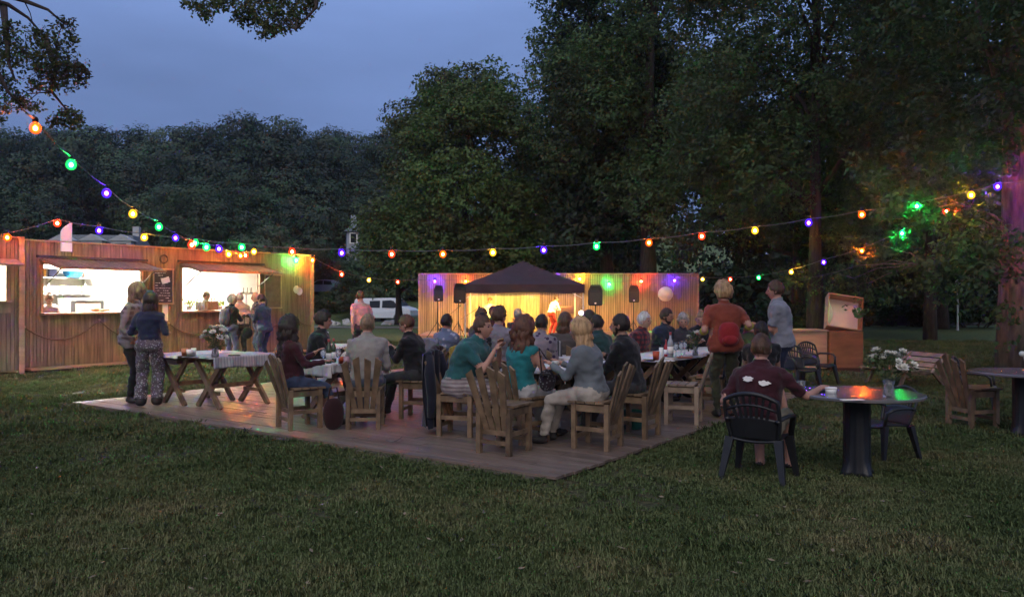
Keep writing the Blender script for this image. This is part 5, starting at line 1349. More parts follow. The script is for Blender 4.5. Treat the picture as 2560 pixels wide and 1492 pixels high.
monobloc('plastic_chair', 'black plastic chair tucked under the right side of the glossy table', (3.78, 8.12, 0), 196, s=.8)
monobloc('plastic_chair', 'empty black plastic chair with arched back beside the wooden chest', (5.66, 14.8, 0), -60)
monobloc('plastic_chair', 'black plastic chair half hidden by the standing man in pale grey', (5.0, 13.9, 0), -70)
monobloc('plastic_chair', 'black plastic chair on the lawn near the right edge', (6.45, 11.1, 0), -35)

# chest with open lid
kx = P(2073, 0, 17.2)
t = thing('wooden_chest', 'large wooden chest with its lid standing open, by the trees', 'chest', (kx.x, 17.2, 0), -4)
b = MB(); b.box((.36, .42, .50), (.70, .84, .78)); b.build('end_box', MT['plyd'], t)
b = MB(); b.box((.36, .42, .055), (.62, .76, .11)); b.build('plinth', M('plinth_dark', (.09, .03, .015), .7, .2), t)
b = MB(); b.box((-.36, .50, .49), (.70, .80, .80)); b.build('long_box', MT['ply'], t)
b = MB(); b.box((-.36, .50, .905), (.74, .86, .03)); b.build('long_lid', MT['ply'], t)
b = MB(); rl = Matrix.Rotation(R(-24), 3, 'X') @ Matrix.Rotation(R(10), 3, 'Y')
o_ = Vector((.42, .50, .905))
def lidp(c, d, nm, mat):
    q = MB(); q.box(o_ + rl @ Vector(c), d, rl); q.build(nm, MT[mat], t)
MT['pale_ply'] = M('pale_plywood', (.55, .42, .34), .6, .12, 2)
lidp((.02, .10, .38), (.70, .02, .78), 'lid_panel', 'pale_ply')
lidp((-.345, -.04, .38), (.022, .26, .78), 'lid_side', 'ply'); lidp((.385, -.04, .38), (.022, .26, .78), 'lid_side', 'plyd')
lidp((.02, -.04, .772), (.75, .26, .022), 'lid_rim', 'ply'); lidp((.02, -.04, -.012), (.75, .26, .022), 'lid_rim', 'ply')
q = MB(); q.grid(lambda u, v: o_ + rl @ Vector((-.33 + .16 * math.sin(math.pi * v) * u, -.15 + .24 * u, .02 + .73 * v)), 4, 12); oo = q.build('lid_lining', MT['paper'], t); sm = oo.modifiers.new('t', 'SOLIDIFY'); sm.thickness = .006
# slatted lounger
lg = G(2330, 963); t = thing('slatted_lounger', 'low slatted wooden lounger on the dark lawn', 'lounger', (lg.x - .45, lg.y, 0), 16)
for k in range(7):
    x = -.62 + k * .105; z = .30 + .10 * ((x + .3) / .4) ** 2 * .35
    b = MB(); b.box((x, 0, z), (.085, .95, .022)); b.build('slat', MT['wood'], t)
for k in range(4):
    x = .14 + k * .10; z = .30 + k * .085
    b = MB(); b.box((x, 0, z), (.022, .95, .085), Matrix.Rotation(R(35), 3, 'Y')); b.build('slat', MT['wood2'], t)
for s in (-1, 1):
    b = MB(); b.tube([(-.68, s * .4, .32), (-.3, s * .4, .27), (.1, s * .4, .26), (.3, s * .4, .42), (.48, s * .4, .58)], .03, 6, flat=1.4); b.build('side_rail', MT['wood'], t)
    b = MB(); b.beam((-.55, s * .4, 0), (-.4, s * .4, .29), .05, .05, up=(1, 0, 0)); b.build('leg', MT['wood'], t)
    b = MB(); b.beam((.45, s * .4, 0), (.15, s * .4, .32), .05, .05, up=(1, 0, 0)); b.build('leg', MT['wood'], t)

# ---------------------------------------------------------------- things on tables
def cup(label, loc, r, h, mat, name='cup', cat='cup', drink=None):
    q = MB(); q.lathe([(0, .003), (r * .76, .003), (r * .76, 0), (r, h), (r * .93, h), (r * .72, .008), (0, .008)], n=18)
    if drink is None:
        return tag(q.build(name, mat, loc=loc, smooth=True), label, cat)
    t = thing(name, label, cat, loc); q.build('cup_wall', mat, t, smooth=True)
    d = MB(); d.lathe([(r * .72, .01), (r * .9, h * .80), (0, h * .80)], n=18); d.build('drink', drink, t, smooth=True)
    d = MB(); d.lathe([(r * .9, h * .80), (r * .93, h * 1.01), (0, h * 1.03)], n=18); d.build('foam', MT['white'], t, smooth=True)
    return t
def tab(px, py, h=.782): # point on a table top seen at this pixel
    return G(px, py, h)
RC = M('red_cup', (.45, .07, .03), .5, .05); WC = MT['white']; OC = M('orange_paper_cup', (.55, .2, .1), .6, .1)
TT = .782
cup('orange paper cup at the left on the joined tables', tab(461, 890, TT), .045, .11, OC)
cup('white paper cup next to the orange cup', tab(474, 891, TT), .045, .10, WC)
cup('tall white cup right of the short white cup', tab(484, 890, TT), .036, .115, WC)
b = MB(); b.box((0, 0, .008), (.16, .06, .016)); tag(b.build('phone', MT['blackm'], loc=tab(586, 889, TT), rot=10), 'dark flat phone lying on the grey checked cloth', 'phone')
def bouquet(label, loc, s=1.0, seed=1, nf=15, vase='clear_glass_vase'):
    rs = np.random.RandomState(seed); t = thing('flower_vase', label, 'flowers', loc)
    q = MB(); q.lathe([(0, 0), (.05 * s, 0), (.055 * s, .02 * s), (.042 * s, .10 * s), (.058 * s, .17 * s), (.052 * s, .17 * s), (.036 * s, .1 * s), (.045 * s, .02 * s), (0, .012 * s)], n=18); q.build('vase', MT['glass'], t, smooth=True)
    heads = []
    for k in range(nf):
        a = rs.uniform(0, 6.28); e = rs.uniform(.15, 1.15); r = rs.uniform(.16, .24) * s
        heads.append(Vector((math.cos(a) * math.sin(e) * r * 1.05, math.sin(a) * math.sin(e) * r * 1.05, .20 * s + math.cos(e) * r * 1.05)))
    q = MB()
    for h in heads: q.tube([(0, 0, .03 * s), Vector((h.x * .25, h.y * .25, .17 * s)), h], .0035 * s, 5)
    q.build('stem', MT['stem'], t)
    for k, h in enumerate(heads):
        q = MB(); rr = rs.uniform(.032, .056) * s; up = (h - Vector((0, 0, .12 * s))).normalized(); rot = up.to_track_quat('Z', 'Y').to_matrix()
        for ring, (n, tilt, sc) in enumerate(((6, 75, 1.0), (6, 48, .85), (5, 20, .6))):
            for i in range(n):
                a = 2 * math.pi * i / n + ring * .5; ti = R(tilt); dirv = Vector((math.cos(a) * math.sin(ti), math.sin(a) * math.sin(ti), math.cos(ti))); side = Vector((-math.sin(a), math.cos(a), 0))
                pts = [Vector((0, 0, 0)), dirv * rr * sc * .6 + side * rr * .45, dirv * rr * sc * 1.15 + Vector((0, 0, rr * .25)), dirv * rr * sc * .6 - side * rr * .45]
                q.add([h + rot @ p for p in pts], [(0, 1, 2, 3)])
        q.build('bloom', MT['petal'], t)
    link('foliage', qmesh('foliage', leaves([(0, 0, .20 * s)] + [tuple(h * .82 + Vector((0, 0, .02))) for h in heads[:8]], [.09 * s] + [.055 * s] * 8, 230, .042 * s, rs), 4, LM['near']), t)
bouquet('vase of white flowers on the joined tables beside the kiosk', tab(538, 893, TT), 0.98, 5, 16)
bouquet('vase of white roses on the glossy round table', G(2222, 992, .748), 0.92, 8, 17)
# wine table
def bottle(label, loc, mat, s=1.0, group=None):
    t = thing('wine_bottle', label, 'bottle', loc, 0, group)
    q = MB(); q.lathe([(0, 0), (.037 * s, 0), (.037 * s, .17 * s), (.03 * s, .2 * s), (.014 * s, .235 * s), (.013 * s, .30 * s), (0, .30 * s)], n=14); q.build('glass_body', mat, t, smooth=True)
    q = MB(); q.lathe([(.0375 * s, .05 * s), (.0378 * s, .13 * s)], n=14); q.build('bottle_label', MT['paper'], t, smooth=True)
    q = MB(); q.lathe([(.0150 * s, .27 * s), (.0150 * s, .305 * s), (0, .305 * s)], n=10); q.build('cork', M('foil', (.35, .06, .06), .4), t, smooth=True)
bottle('dark wine bottle at the left on the wine table', tab(822, 908, TT), MT['wineg'])
bottle('second wine bottle with red foil on the wine table', tab(834, 905, TT), MT['wineg'])
def wineglass(label, loc, mat=None, s=1.0):
    q = MB(); q.lathe([(.033 * s, 0), (.033 * s, .004), (.005 * s, .01), (.0045 * s, .08 * s), (.03 * s, .11 * s), (.036 * s, .15 * s), (.028 * s, .20 * s), (.026 * s, .20 * s), (.033 * s, .15 * s), (.02 * s, .108 * s), (0, .10 * s)], n=16)
    return tag(q.build('wine_glass', mat or MT['glass'], loc=loc, smooth=True), label, 'wine glass')
wineglass('wine glass left of the bottles on the wine table', tab(808, 911, TT)); wineglass('wine glass between bottles and the hooded man', tab(846, 912, TT))
cup('stemless red drink beside the bottles on the wine table', tab(853, 909, TT), .035, .09, RC, 'tumbler')
cup('pink glass at the hooded man elbow', tab(866, 919, TT), .036, .13, M('pink_glass', (.6, .35, .4), .15, .05, trans=.4), 'tumbler', 'glass')
# beer table
cup('plastic cup of beer with foam on the violet lit table', tab(1389, 937, TT), .046, .145, MT['glass'], 'beer_cup', 'cup', MT['beer'])
b = MB(); b.box((0, 0, .012), (.09, .05, .024)); tag(b.build('card_pack', MT['blackm'], loc=tab(1362, 938, TT), rot=20), 'small dark packet on the violet lit table', 'packet')
# red cup table
cup('red paper cup near the front corner of its table', tab(1640, 902, TT), .046, .125, RC)
b = MB(); b.lathe([(.03, 0), (.03, .15), (0, .15)], n=12); tag(b.build('candle', MT['white'], loc=tab(1653, 896, TT), smooth=True), 'short white candle behind the red cup', 'candle')
bottle('clear bottle standing in the middle of the red cup table', tab(1676, 893, TT), M('clear_bottle', (.5, .5, .55), .1, .05, trans=.5), 1.15)
bottle('red bottle between the candle and the clear bottle', tab(1665, 892, TT), M('red_bottle', (.35, .03, .04), .2, .05), .8)
for k, (px, py, lb) in enumerate([(1690, 892, 'wine glass right of the clear bottle'), (1703, 890, 'wine glass before the grey haired woman'), (1712, 887, 'wine glass farthest along the red cup table')]): wineglass(lb, tab(px, py, TT))
b = MB(); b.lathe([(0, .004), (.07, .004), (.10, .015), (.10, .02), (.07, .01), (0, .01)], n=22); tag(b.build('plate', MT['white'], loc=tab(1625, 899, TT), smooth=True), 'white plate at the left of the red cup', 'plate')
b = MB(); b.box((0, 0, .006), (.22, .14, .01)); tag(b.build('napkin', MT['paper'], loc=tab(1662, 903, TT), rot=30), 'crumpled white napkin beside the red cup', 'napkin')
b = MB(); b.lathe([(0, .004), (.09, .004), (.12, .02), (.115, .022), (.08, .01), (0, .01)], n=22); tag(b.build('plate', M('terracotta', (.3, .1, .06), .5, .1), loc=tab(1712, 896, TT), smooth=True), 'reddish dish behind the pale empty chair', 'plate')
bouquet('small bunch of dried flowers at the end of the red cup table', tab(1738, 888, TT), .75, 12, 9)
# glossy table
RTZ = .748
t = thing('white_tub', 'small white tub on the blue lit side of the glossy table', 'tub', G(2077, 982, RTZ))
q = MB(); q.lathe([(0, 0), (.045, 0), (.05, .04), (0, .04)], n=18); q.build('tub_body', MT['white'], t, smooth=True)
q = MB(); q.lathe([(.053, .038), (.053, .052), (0, .052)], n=18); q.build('lid', MT['paper'], t, smooth=True)
b = MB(); b.box((0, 0, .007), (.15, .075, .012)); tag(b.build('phone', MT['blackm'], loc=G(2050, 980, RTZ) , rot=24), 'dark phone on the glossy table next to the white tub', 'phone')
b = MB(); b.box((0, 0, .004), (.19, .05, .006)); tag(b.build('napkin', MT['paper'], loc=G(2130, 1000, RTZ), rot=6), 'folded white napkin near the rim of the glossy table', 'napkin')
cup('clear tumbler in the raised hand at the glossy table', G(1992, 985, RTZ) + Vector((.04, 0, .0)), .035, .12, MT['glass'], 'tumbler', 'glass')
b = MB(); b.ell((0, 0, 0), (.035, .035, .03), nu=10, nv=8); b.tube([(0, 0, 0), (.06, .05, -.10)], .003, 5); tag(b.build('single_rose', MT['petal'], loc=P(2556, 884, 9.0), smooth=True), 'single white rose on the right edge table', 'flower')
# cable on the deck
b = MB(); b.tube([G(965 + 40 * u, 1100 + 8 * math.sin(u * 3.0) - 10 * u, .07) for u in np.linspace(0, 1, 12)], .006, 6); tag(b.build('cable', MT['rubber'], loc=(0, 0, 0)), 'loose black cable curled on the deck', 'cable')
# ---------------------------------------------------------------- people
def ik(a, b, l1, l2, hint):
    d = b - a; L = min(d.length, (l1 + l2) * .995); 
    if d.length < 1e-5: d = Vector((0, 0, -1))
    dn = d.normalized(); b2 = a + dn * L
    x = (l1 * l1 - l2 * l2 + L * L) / (2 * L); h = math.sqrt(max(0, l1 * l1 - x * x))
    hv = hint - dn * hint.dot(dn)
    if hv.length < 1e-4: hv = Vector((0, -1, 0))
    return a + dn * x + hv.normalized() * h, b2
def capsule(mb, a, b, ra, rb, n=12, flat=1.0):
    a = Vector(a); b = Vector(b); d = (b - a).normalized()
    mb.tube([a - d * ra * .8, a - d * ra * .45, a, a.lerp(b, .5), b, b + d * rb * .45, b + d * rb * .8], [ra * .55, ra * .88, ra, (ra + rb) / 2 * 1.03, rb, rb * .88, rb * .55], n, flat=flat)
def remesh(mb, vox):
    me = mb.mesh('tmp', [])
    o = bpy.data.objects.new('tmp', me); C.objects.link(o)
    r = o.modifiers.new('r', 'REMESH'); r.mode = 'VOXEL'; r.voxel_size = vox
    s = o.modifiers.new('s', 'SMOOTH'); s.factor = .6; s.iterations = 3
    dg = bpy.context.evaluated_depsgraph_get(); ev = o.evaluated_get(dg); m2 = bpy.data.meshes.new_from_object(ev)
    V = np.empty(len(m2.vertices) * 3, np.float32); m2.vertices.foreach_get('co', V); V = V.reshape(-1, 3)
    Fq = [tuple(p.vertices) for p in m2.polygons]
    bpy.data.objects.remove(o); bpy.data.meshes.remove(m2); bpy.data.meshes.remove(me)
    return V, Fq
def segdist(Pt, a, b):
    a = np.array(a); b = np.array(b); d = b - a; t = np.clip(((Pt - a) @ d) / (d @ d + 1e-9), 0, 1)
    return np.linalg.norm(Pt - (a + t[:, None] * d), axis=1), t
def hand(mb, w, d, nrm, s=1.0, curl=.5, thumbside=1, mi=0):
    d = d.normalized(); nrm = (nrm - d * nrm.dot(d)).normalized(); sd = d.cross(nrm) * thumbside
    rot = Matrix((sd, nrm, d)).transposed()
    c = w + d * .045 * s; mb.ell(c, (.040 * s, .016 * s, .052 * s), rot, 10, 8, mi)
    for k in range(4):
        ln = [.068, .078, .072, .056][k] * s; o = c + sd * ((1.5 - k) * .019 * s) + d * (.036 - .004 * abs(k - 1.2)) * s
        p = [o]; cur = d.copy(); ax = sd
        for j in range(3):
            cur = (cur + nrm * curl * (.55 + .25 * j)).normalized(); p.append(p[-1] + cur * ln * [.45, .32, .23][j])
        mb.tube(p, [.0095 * s, .0088 * s, .008 * s, .0062 * s], 6, mi)
    o = w + sd * .028 * s + d * .015 * s; p = [o, o + (sd * .8 + d * .7).normalized() * .035 * s, o + (sd * .45 + d * 1.0 + nrm * curl * .6).normalized() * .062 * s]
    mb.tube(p, [.0125 * s, .0105 * s, .0075 * s], 6, mi)
def head_pt(q):
    x, y, z = q
    if z < 0:
        x *= 1 - .34 * (-z) ** 1.3; y = y * (1 - .20 * (-z)) + (.16 * (-z) if y > -.2 else .02)
        if y < 0: y *= 1 - .15 * (-z)
    if y > 0: y *= .93 - .05 * max(0, z)
    if y < 0: y *= 1.08
    # brow, eye sockets, cheeks, nose, lips, chin
    f = max(0, y)
    y -= .10 * math.exp(-((abs(x) - .36) ** 2 / .022 + (z - .02) ** 2 / .014)) * (f > .3)
    y += .05 * math.exp(-(x * x / .30 + (z - .17) ** 2 / .006)) * (f > .3)
    y += .30 * math.exp(-(x * x / .011 + (z + .23) ** 2 / .016)) * (f > .3)
    y += .15 * math.exp(-(x * x / .010 + (z + .06) ** 2 / .020)) * (f > .3)
    y += .07 * math.exp(-(x * x / .05 + (z + .50) ** 2 / .004)) * (f > .3)
    y += .09 * math.exp(-(x * x / .06 + (z + .80) ** 2 / .015)) * (f > .2)
    return Vector((x, y, z))
HR = (.082, .100, .123)
def hairfn(style, seed):
    def fn(q):
        x, y, z = q
        # hairline: open at the face and neck
        p = head_pt(q)
        n = noise.noise(Vector((x * 5 + seed, y * 5, z * 2))) * .08 + noise.noise(Vector((x * 14 + seed, y * 14, z * 5))) * .06
        k = 1.10
        front = y > .18
        line = .34 - .25 * (abs(x) > .55) * (abs(x) - .55) * 4
        if style == 'bald': line = 2
        low = -.42 if style in ('short', 'grey') else -.5
        if front and z < line: k = .90
        elif z < low: k = .90
        elif style == 'bald': k = 1.04 if (-.35 < z < .25 and y < .1) else .95
        elif style == 'curly': k = 1.26 + n * 2.6
        elif style == 'fluffy': k = 1.42 + n * 2.6
        elif style in ('long', 'bob'): k = 1.15 + n
        else: k = 1.09 + n
        return p * k
    return fn
MATH = {}
def hairmat(c):
    if c not in MATH: MATH[c] = M('hair', c, .5, .45, 10, .6, (3, 3, .6), bscale=40, spec=.35)
    return MATH[c]
PEOPLE = []
def person(label, loc, yaw, top, bottom, hair, hc, skin='skinl', H=1.72, pose='sit', lean=8, twist=0, headyaw=0, headpitch=-5, aL=None, aR=None, sleeve=1.9, legs=1.92, fL=None, fR=None, shoe='shoe', wide=1.0, legw=1.0, seat=.49, crossed=False, base=.040, cap=None, beard=None, hairlen=.35, female=False, hem=0.0, lower=True, curl=.4, armhint=None):
    H *= 1.025 if pose == 'sit' else 1.0; wide *= 1.10
    k = H / 1.72
    t = thing('person', label, 'person', (loc[0], loc[1], base), yaw - 90)
    sit = pose == 'sit'
    hipz = (seat + .085) if sit else .93 * k
    if pose == 'bend': hipz = .90 * k
    Pv = Vector((0, -.02 if sit else 0, hipz))
    def spine(s):  # s metres up from the pelvis
        a0 = R(lean) * .6; a1 = R(lean)
        u = max(0, min(1, s / .5)); a = a0 + (a1 - a0) * u
        return Pv + Vector((0, math.sin(a) * s * k, math.cos(a) * s * k))
    tw = Matrix.Rotation(R(twist), 3, 'Z')
    mb = MB(); prims = []
    rings = [(-.11, .130, .105), (-.06, .165, .122), (.0, .172, .125), (.10, .150, .112), (.18, .146, .108), (.28, .162, .116), (.37, .182, .118), (.43, .185, .105), (.475, .150, .085), (.50, .095, .070), (.52, .062, .060), (.57, .054, .057), (.61, .045, .05)]
    if female: rings = [(s, a * (1.04 if s < .06 else .86 if s < .24 else .92 if s < .5 else .9), b_ * (1.02 if s < .3 else 1.0 + .10 * (s < .4))) for s, a, b_ in rings]
    vs = []; fs = []; n = 20
    for i, (s, a, b_) in enumerate(rings):
        c = spine(s); u = max(0, min(1, (s) / .4)); rt = Matrix.Rotation(R(twist) * u, 3, 'Z'); wd = wide if s < .5 else 1.0
        tilt = Matrix.Rotation(-R(lean) * (.6 + .4 * u), 3, 'X')
        for j in range(n):
            an = 2 * math.pi * j / n; ca, sa = math.cos(an), math.sin(an)
            e = .80; ca = math.copysign(abs(ca) ** e, ca); sa = math.copysign(abs(sa) ** e, sa)
            belly = 1 + (.20 * (wide - 1) * 4 * (sa > 0) * math.exp(-((s - .12) / .14) ** 2))
            vs.append(c + rt @ (tilt @ Vector((ca * a * wd * k, sa * b_ * wd * belly * k, 0))))
    for i in range(len(rings) - 1):
        for j in range(n): fs.append((i * n + j, i * n + (j + 1) % n, (i + 1) * n + (j + 1) % n, (i + 1) * n + j))
    fs.append(tuple(range(n))[::-1]); fs.append(tuple((len(rings) - 1) * n + j for j in range(n)))
    mb.add(vs, fs)
    prims.append(('torso', spine(-.08), spine(.44), .13)); prims.append(('neck', spine(.49), spine(.62), .055))
    sw = .165 * (.90 if female else 1.0) * k * (1 + (wide - 1) * .5)
    l1, l2 = .285 * k, .255 * k; AR = (.050, .041, .036, .026)
    kx = .92 if female else 1.0
    hands = []
    for sx, tgt in ((-1, aL), (1, aR)):
        sh = spine(.425) + tw @ Vector((sx * sw, 0, 0))
        if tgt is None:
            tgt = Vector((sx * .12, .34, hipz + .10)) if sit else Vector((sx * (.24 * (1 + (wide - 1) * .5)), .06, .84 * k))
        tgt = Vector(tgt); hint = Vector((sx * .32, -.6, -.75)) if sit or tgt.z > 1.0 * k else Vector((sx * .3, -1, 0))
        if armhint: hint = Vector((sx * armhint[0], armhint[1], armhint[2]))
        el, wr = ik(sh, tgt, l1, l2, hint)
        capsule(mb, sh, el, AR[0] * kx * k * (1.12 if sleeve > .3 else 1), AR[1] * kx * k * (1.12 if sleeve > .9 else 1)); capsule(mb, el, wr, AR[2] * kx * k * (1.18 if sleeve > 1.2 else 1), AR[3] * kx * k * (1.22 if sleeve > 1.6 else 1))
        mb.ell(sh, .060 * kx * k, nu=10, nv=8)
        prims.append(('arm0', sh, el, .048)); prims.append(('arm1', el, wr + (wr - el).normalized() * .01, .033))
        hands.append((wr, (wr - el).normalized(), sx))
    if lower:
        hw = .088 * k * (1.05 if female else 1)
        t1, t2 = .43 * k, .42 * k
        for sx, ft in ((-1, fL), (1, fR)):
            hp = Pv + Vector((sx * hw, .0, -.02))
            if ft is None: ft = (sx * .11, .50 if not crossed else .42, .075) if sit else (sx * .10, .0 + .03 * sx, .085)
            ft = Vector(ft); kn, an = ik(hp, ft, t1, t2, Vector((sx * .12, 1, .55 if sit else .1)))
            w1, w2, w3 = .084, .060, .043
            if legw > 1.2: w2, w3 = .078, .085
            capsule(mb, hp, kn, w1 * k * (wide * .5 + .5), w2 * k); capsule(mb, kn, an, (.056 if legw <= 1.2 else .078) * k, w3 * k)
            prims.append(('leg0', hp, kn, .075)); prims.append(('leg1', kn, an, .05))
            fd = Vector((sx * .18, 1, 0)).normalized()
            fr = Matrix.Rotation(math.atan2(-fd.x, fd.y), 3, 'Z')
            mb.ell(an + Vector((0, 0, -.035)) + fd * .055, (.046 * k, .125 * k, .042), fr, 12, 8)
            prims.append(('foot', an + Vector((0, 0, -.05)) - fd * .04, an + Vector((0, 0, -.055)) + fd * .16, .035))
    V, Fq = remesh(mb, .0175)
    # label each vertex by its nearest body piece
    best = np.full(len(V), 9.0); lab = np.zeros(len(V), int); MI = {'skin': 0, 'top': 1, 'bottom': 2, 'shoe': 3}
    sp0 = np.array(spine(hem)); spd = np.array((spine(.3) - spine(0)).normalized())
    for nm, a, b_, r_ in prims:
        d, tt = segdist(V, a, b_); d = d - r_
        if nm == 'torso': l = np.where((V - sp0) @ spd > 0.0, 1, 2)
        elif nm == 'neck': l = np.zeros(len(V), int)
        elif nm == 'arm0': l = np.where(tt < sleeve, 1, 0)
        elif nm == 'arm1': l = np.where(tt + 1 < sleeve, 1, 0)
        elif nm == 'leg0': l = np.where(tt < legs, 2, 0)
        elif nm == 'leg1': l = np.where(tt + 1 < legs, 2, 3 if legs > 1.8 else 0)
        else: l = np.full(len(V), 3)
        if not sit and nm == 'leg0' and hem < 0: l = np.where((V - sp0) @ spd > 0.0, 1, l)
        m = d < best; best[m] = d[m]; lab[m] = l[m]
    # cloth relief: folds
    dirn = np.zeros_like(V)
    for i in range(len(V)):
        if lab[i] in (1, 2):
            v = V[i]; dirn[i] = (noise.noise_vector(Vector(v) * 11 + Vector((loc[0] * 3, 0, 0)))[0:3]); dirn[i] *= .013; dirn[i] += np.array(noise.noise_vector(Vector((v[0] * 3, v[1] * 3, v[2] * 5)))[0:3]) * .012
    V = V + dirn
    # creases pushed along the surface normal
    fa = np.array([f[:3] for f in Fq]); fn_ = np.cross(V[fa[:, 1]] - V[fa[:, 0]], V[fa[:, 2]] - V[fa[:, 0]]); vn = np.zeros_like(V)
    for j_ in range(3): np.add.at(vn, fa[:, j_], fn_)
    vn /= np.linalg.norm(vn, axis=1)[:, None] + 1e-9
    for i in range(len(V)):
        if lab[i] in (1, 2):
            v = V[i]; r1 = 1 - 2.4 * abs(noise.noise(Vector((v[0] * 6 + loc[0], v[1] * 6, v[2] * 11)))); r2 = 1 - 2.4 * abs(noise.noise(Vector((v[0] * 15, v[1] * 15 + loc[1], v[2] * 22))))
            V[i] = v + vn[i] * (.011 * r1 + .005 * r2)
    body = MB(); body.v = [tuple(v) for v in V]; body.f = Fq
    body.m = [int(np.bincount([lab[i] for i in f], minlength=4).argmax()) for f in Fq]
    # head
    hb = spine(.565); hc_ = hb + Matrix.Rotation(-R(lean * .4), 3, 'X') @ Vector((0, .018, .085 * k))
    hrot = Matrix.Rotation(R(twist * .6 + headyaw), 3, 'Z') @ Matrix.Rotation(R(headpitch), 3, 'X')
    hr = [v * (k * .5 + .5) * (.96 if female else 1.0) for v in HR]
    body.ell(hc_, hr, hrot, 28, 22, 0, head_pt)
    for sx in (-1, 1):
        body.ell(hc_ + hrot @ Vector((sx * hr[0] * .97, -.010, -.008)), (.010, .018, .030), hrot @ Matrix.Rotation(R(sx * 12), 3, 'Z'), 8, 6, 0)
        body.ell(hc_ + hrot @ Vector((sx * hr[0] * .37, hr[1] * .80, hr[2] * .02)), (.012, .008, .008), hrot, 8, 6, 4)
        body.ell(hc_ + hrot @ Vector((sx * hr[0] * .38, hr[1] * .905, hr[2] * .17)), (.017, .006, .0045), hrot, 8, 4, 5)
    body.ell(hc_ + hrot @ Vector((0, hr[1] * .90, -hr[2] * .52)), (.022, .008, .007), hrot, 8, 6, 6)
    for wr, d, sx in hands:
        hand(body, wr - d * .012, d, Vector((0, .15, -1)) if abs(d.z) < .8 else Vector((-sx, .2, 0)), .93 * k * (.92 if female else 1), curl, -sx, 0)
    hm = hairmat(hc)
    tm, bm = top, bottom
    o = body.build('body', [MT[skin], tm, bm, MT[shoe], MT['eye'], hm, MT['lip']], t, smooth=True)
    # hair
    hmb = MB(); sd = (loc[0] * 7.1) % 10
    st = hair
    base_style = {'long': 'long', 'curlylong': 'curly', 'pony': 'short', 'bun': 'short'}.get(st, st)
    hmb.ell(hc_ + hrot @ Vector((0, -.004, .006)), hr, hrot, 28, 22, 0, hairfn(base_style, sd))
    if st in ('long', 'curlylong', 'bob'):
        ln = hairlen if st != 'bob' else .14; amp = .018 if st == 'curlylong' else .010
        wv = 1.25 if st == 'curlylong' else 1.0
        down = (spine(.3) - spine(.55)).normalized()
        rings_ = 12; nn = 30; vs = []; fs = []
        for i in range(rings_ + 1):
            u = i / rings_
            r = (.088 + .030 * math.sin(u * 2.4)) * wv * (1 - .35 * max(0, u - .6) / .4)
            cc = hc_ + hrot @ Vector((0, -.02, .02 - .05 * u)) * 1.0 + (down * .5 + Vector((0, 0, -.5))) * ln * u + Vector((0, -.035, 0)) * u
            for j in range(nn):
                a = math.pi * (-.62 + 1.24 * j / (nn - 1)) - math.pi / 2
                rr = r * (1 + amp * 18 * noise.noise(Vector((j * .55 + sd, u * (5 if st == 'curlylong' else 1.2), 0)))) + amp * math.sin(j * 2.1 + u * (14 if st == 'curlylong' else 3))
                zz = -.02 * abs(math.cos(a)) + (.03 * noise.noise(Vector((j * .9, sd, 3))) * u)
                v = hrot @ Vector((math.cos(a) * rr, math.sin(a) * rr * (1.0 if u < .3 else .78), 0)); vs.append(cc + v + Vector((0, 0, zz)))
            for j in range(nn):   # inner layer, closes the lock of hair
                v = Vector(vs[-nn + (0)])
        for i in range(rings_):
            for j in range(nn - 1): fs.append((i * nn + j, i * nn + j + 1, (i + 1) * nn + j + 1, (i + 1) * nn + j))
        hmb.add(vs, fs)
    if st == 'pony':
        p0 = hc_ + hrot @ Vector((0, -.10, .03)); hmb.tube([p0, p0 + Vector((0, -.045, -.05)) , p0 + Vector((0, -.05, -.13)), p0 + Vector((0, -.03, -.24))], [.022, .030, .026, .008], 8)
        p0 = p0
    if st == 'bun': hmb.ell(hc_ + hrot @ Vector((0, -.07, .115)), .042, nu=10, nv=8)
    # loose wisps lying over the hair
    rw = random.Random(int(sd * 1000)); hv = hmb.v[:]; nrl = len(hv)
    for _ in range(0 if st == 'bald' else 150):
        v = Vector(hv[rw.randrange(nrl)]); dd = (v - hc_); up_ = hrot.inverted() @ dd
        if up_.y > .05 and up_.z < .04: continue
        if up_.z < -.055 and st in ('short', 'bun', 'pony', 'curly', 'fluffy'): continue
        dn_ = dd.normalized(); tg = Vector((rw.uniform(-.4, .4), rw.uniform(-.4, .4), -1.0)); tg = (tg - dn_ * tg.dot(dn_) * .9).normalized()
        l_ = rw.uniform(.02, .05); ww_ = dn_.cross(tg).normalized() * rw.uniform(.0015, .0035)
        p0 = v + dn_ * .001; p1 = v + tg * l_ * .5 + dn_ * rw.uniform(.004, .012); p2 = v + tg * l_ + dn_ * rw.uniform(-.002, .014)
        hmb.add([p0 - ww_, p0 + ww_, p1 + ww_, p1 - ww_, p2], [(0, 1, 2, 3), (3, 2, 4)])
    ho = hmb.build('hair', hm, t, smooth=True)
    if st in ('long', 'curlylong', 'bob'):
        sm = ho.modifiers.new('thick', 'SOLIDIFY'); sm.thickness = .022; sm.offset = 1
    if beard:
        bb = MB()
        def bfn(q):
            p = head_pt(q); on_ = ((q[2] < -.50 and q[1] > .0) or (q[2] < -.12 and -.12 < q[1] < .28 and abs(q[0]) > .6)) and not (abs(q[0]) < .24 and q[2] > -.62)
            return p * ((1.05 + .05 * noise.noise(Vector(q) * 9)) if on_ else .9)
        bb.ell(hc_, hr, hrot, 26, 20, 0, bfn); bb.build('beard', hairmat(beard), t, smooth=True)
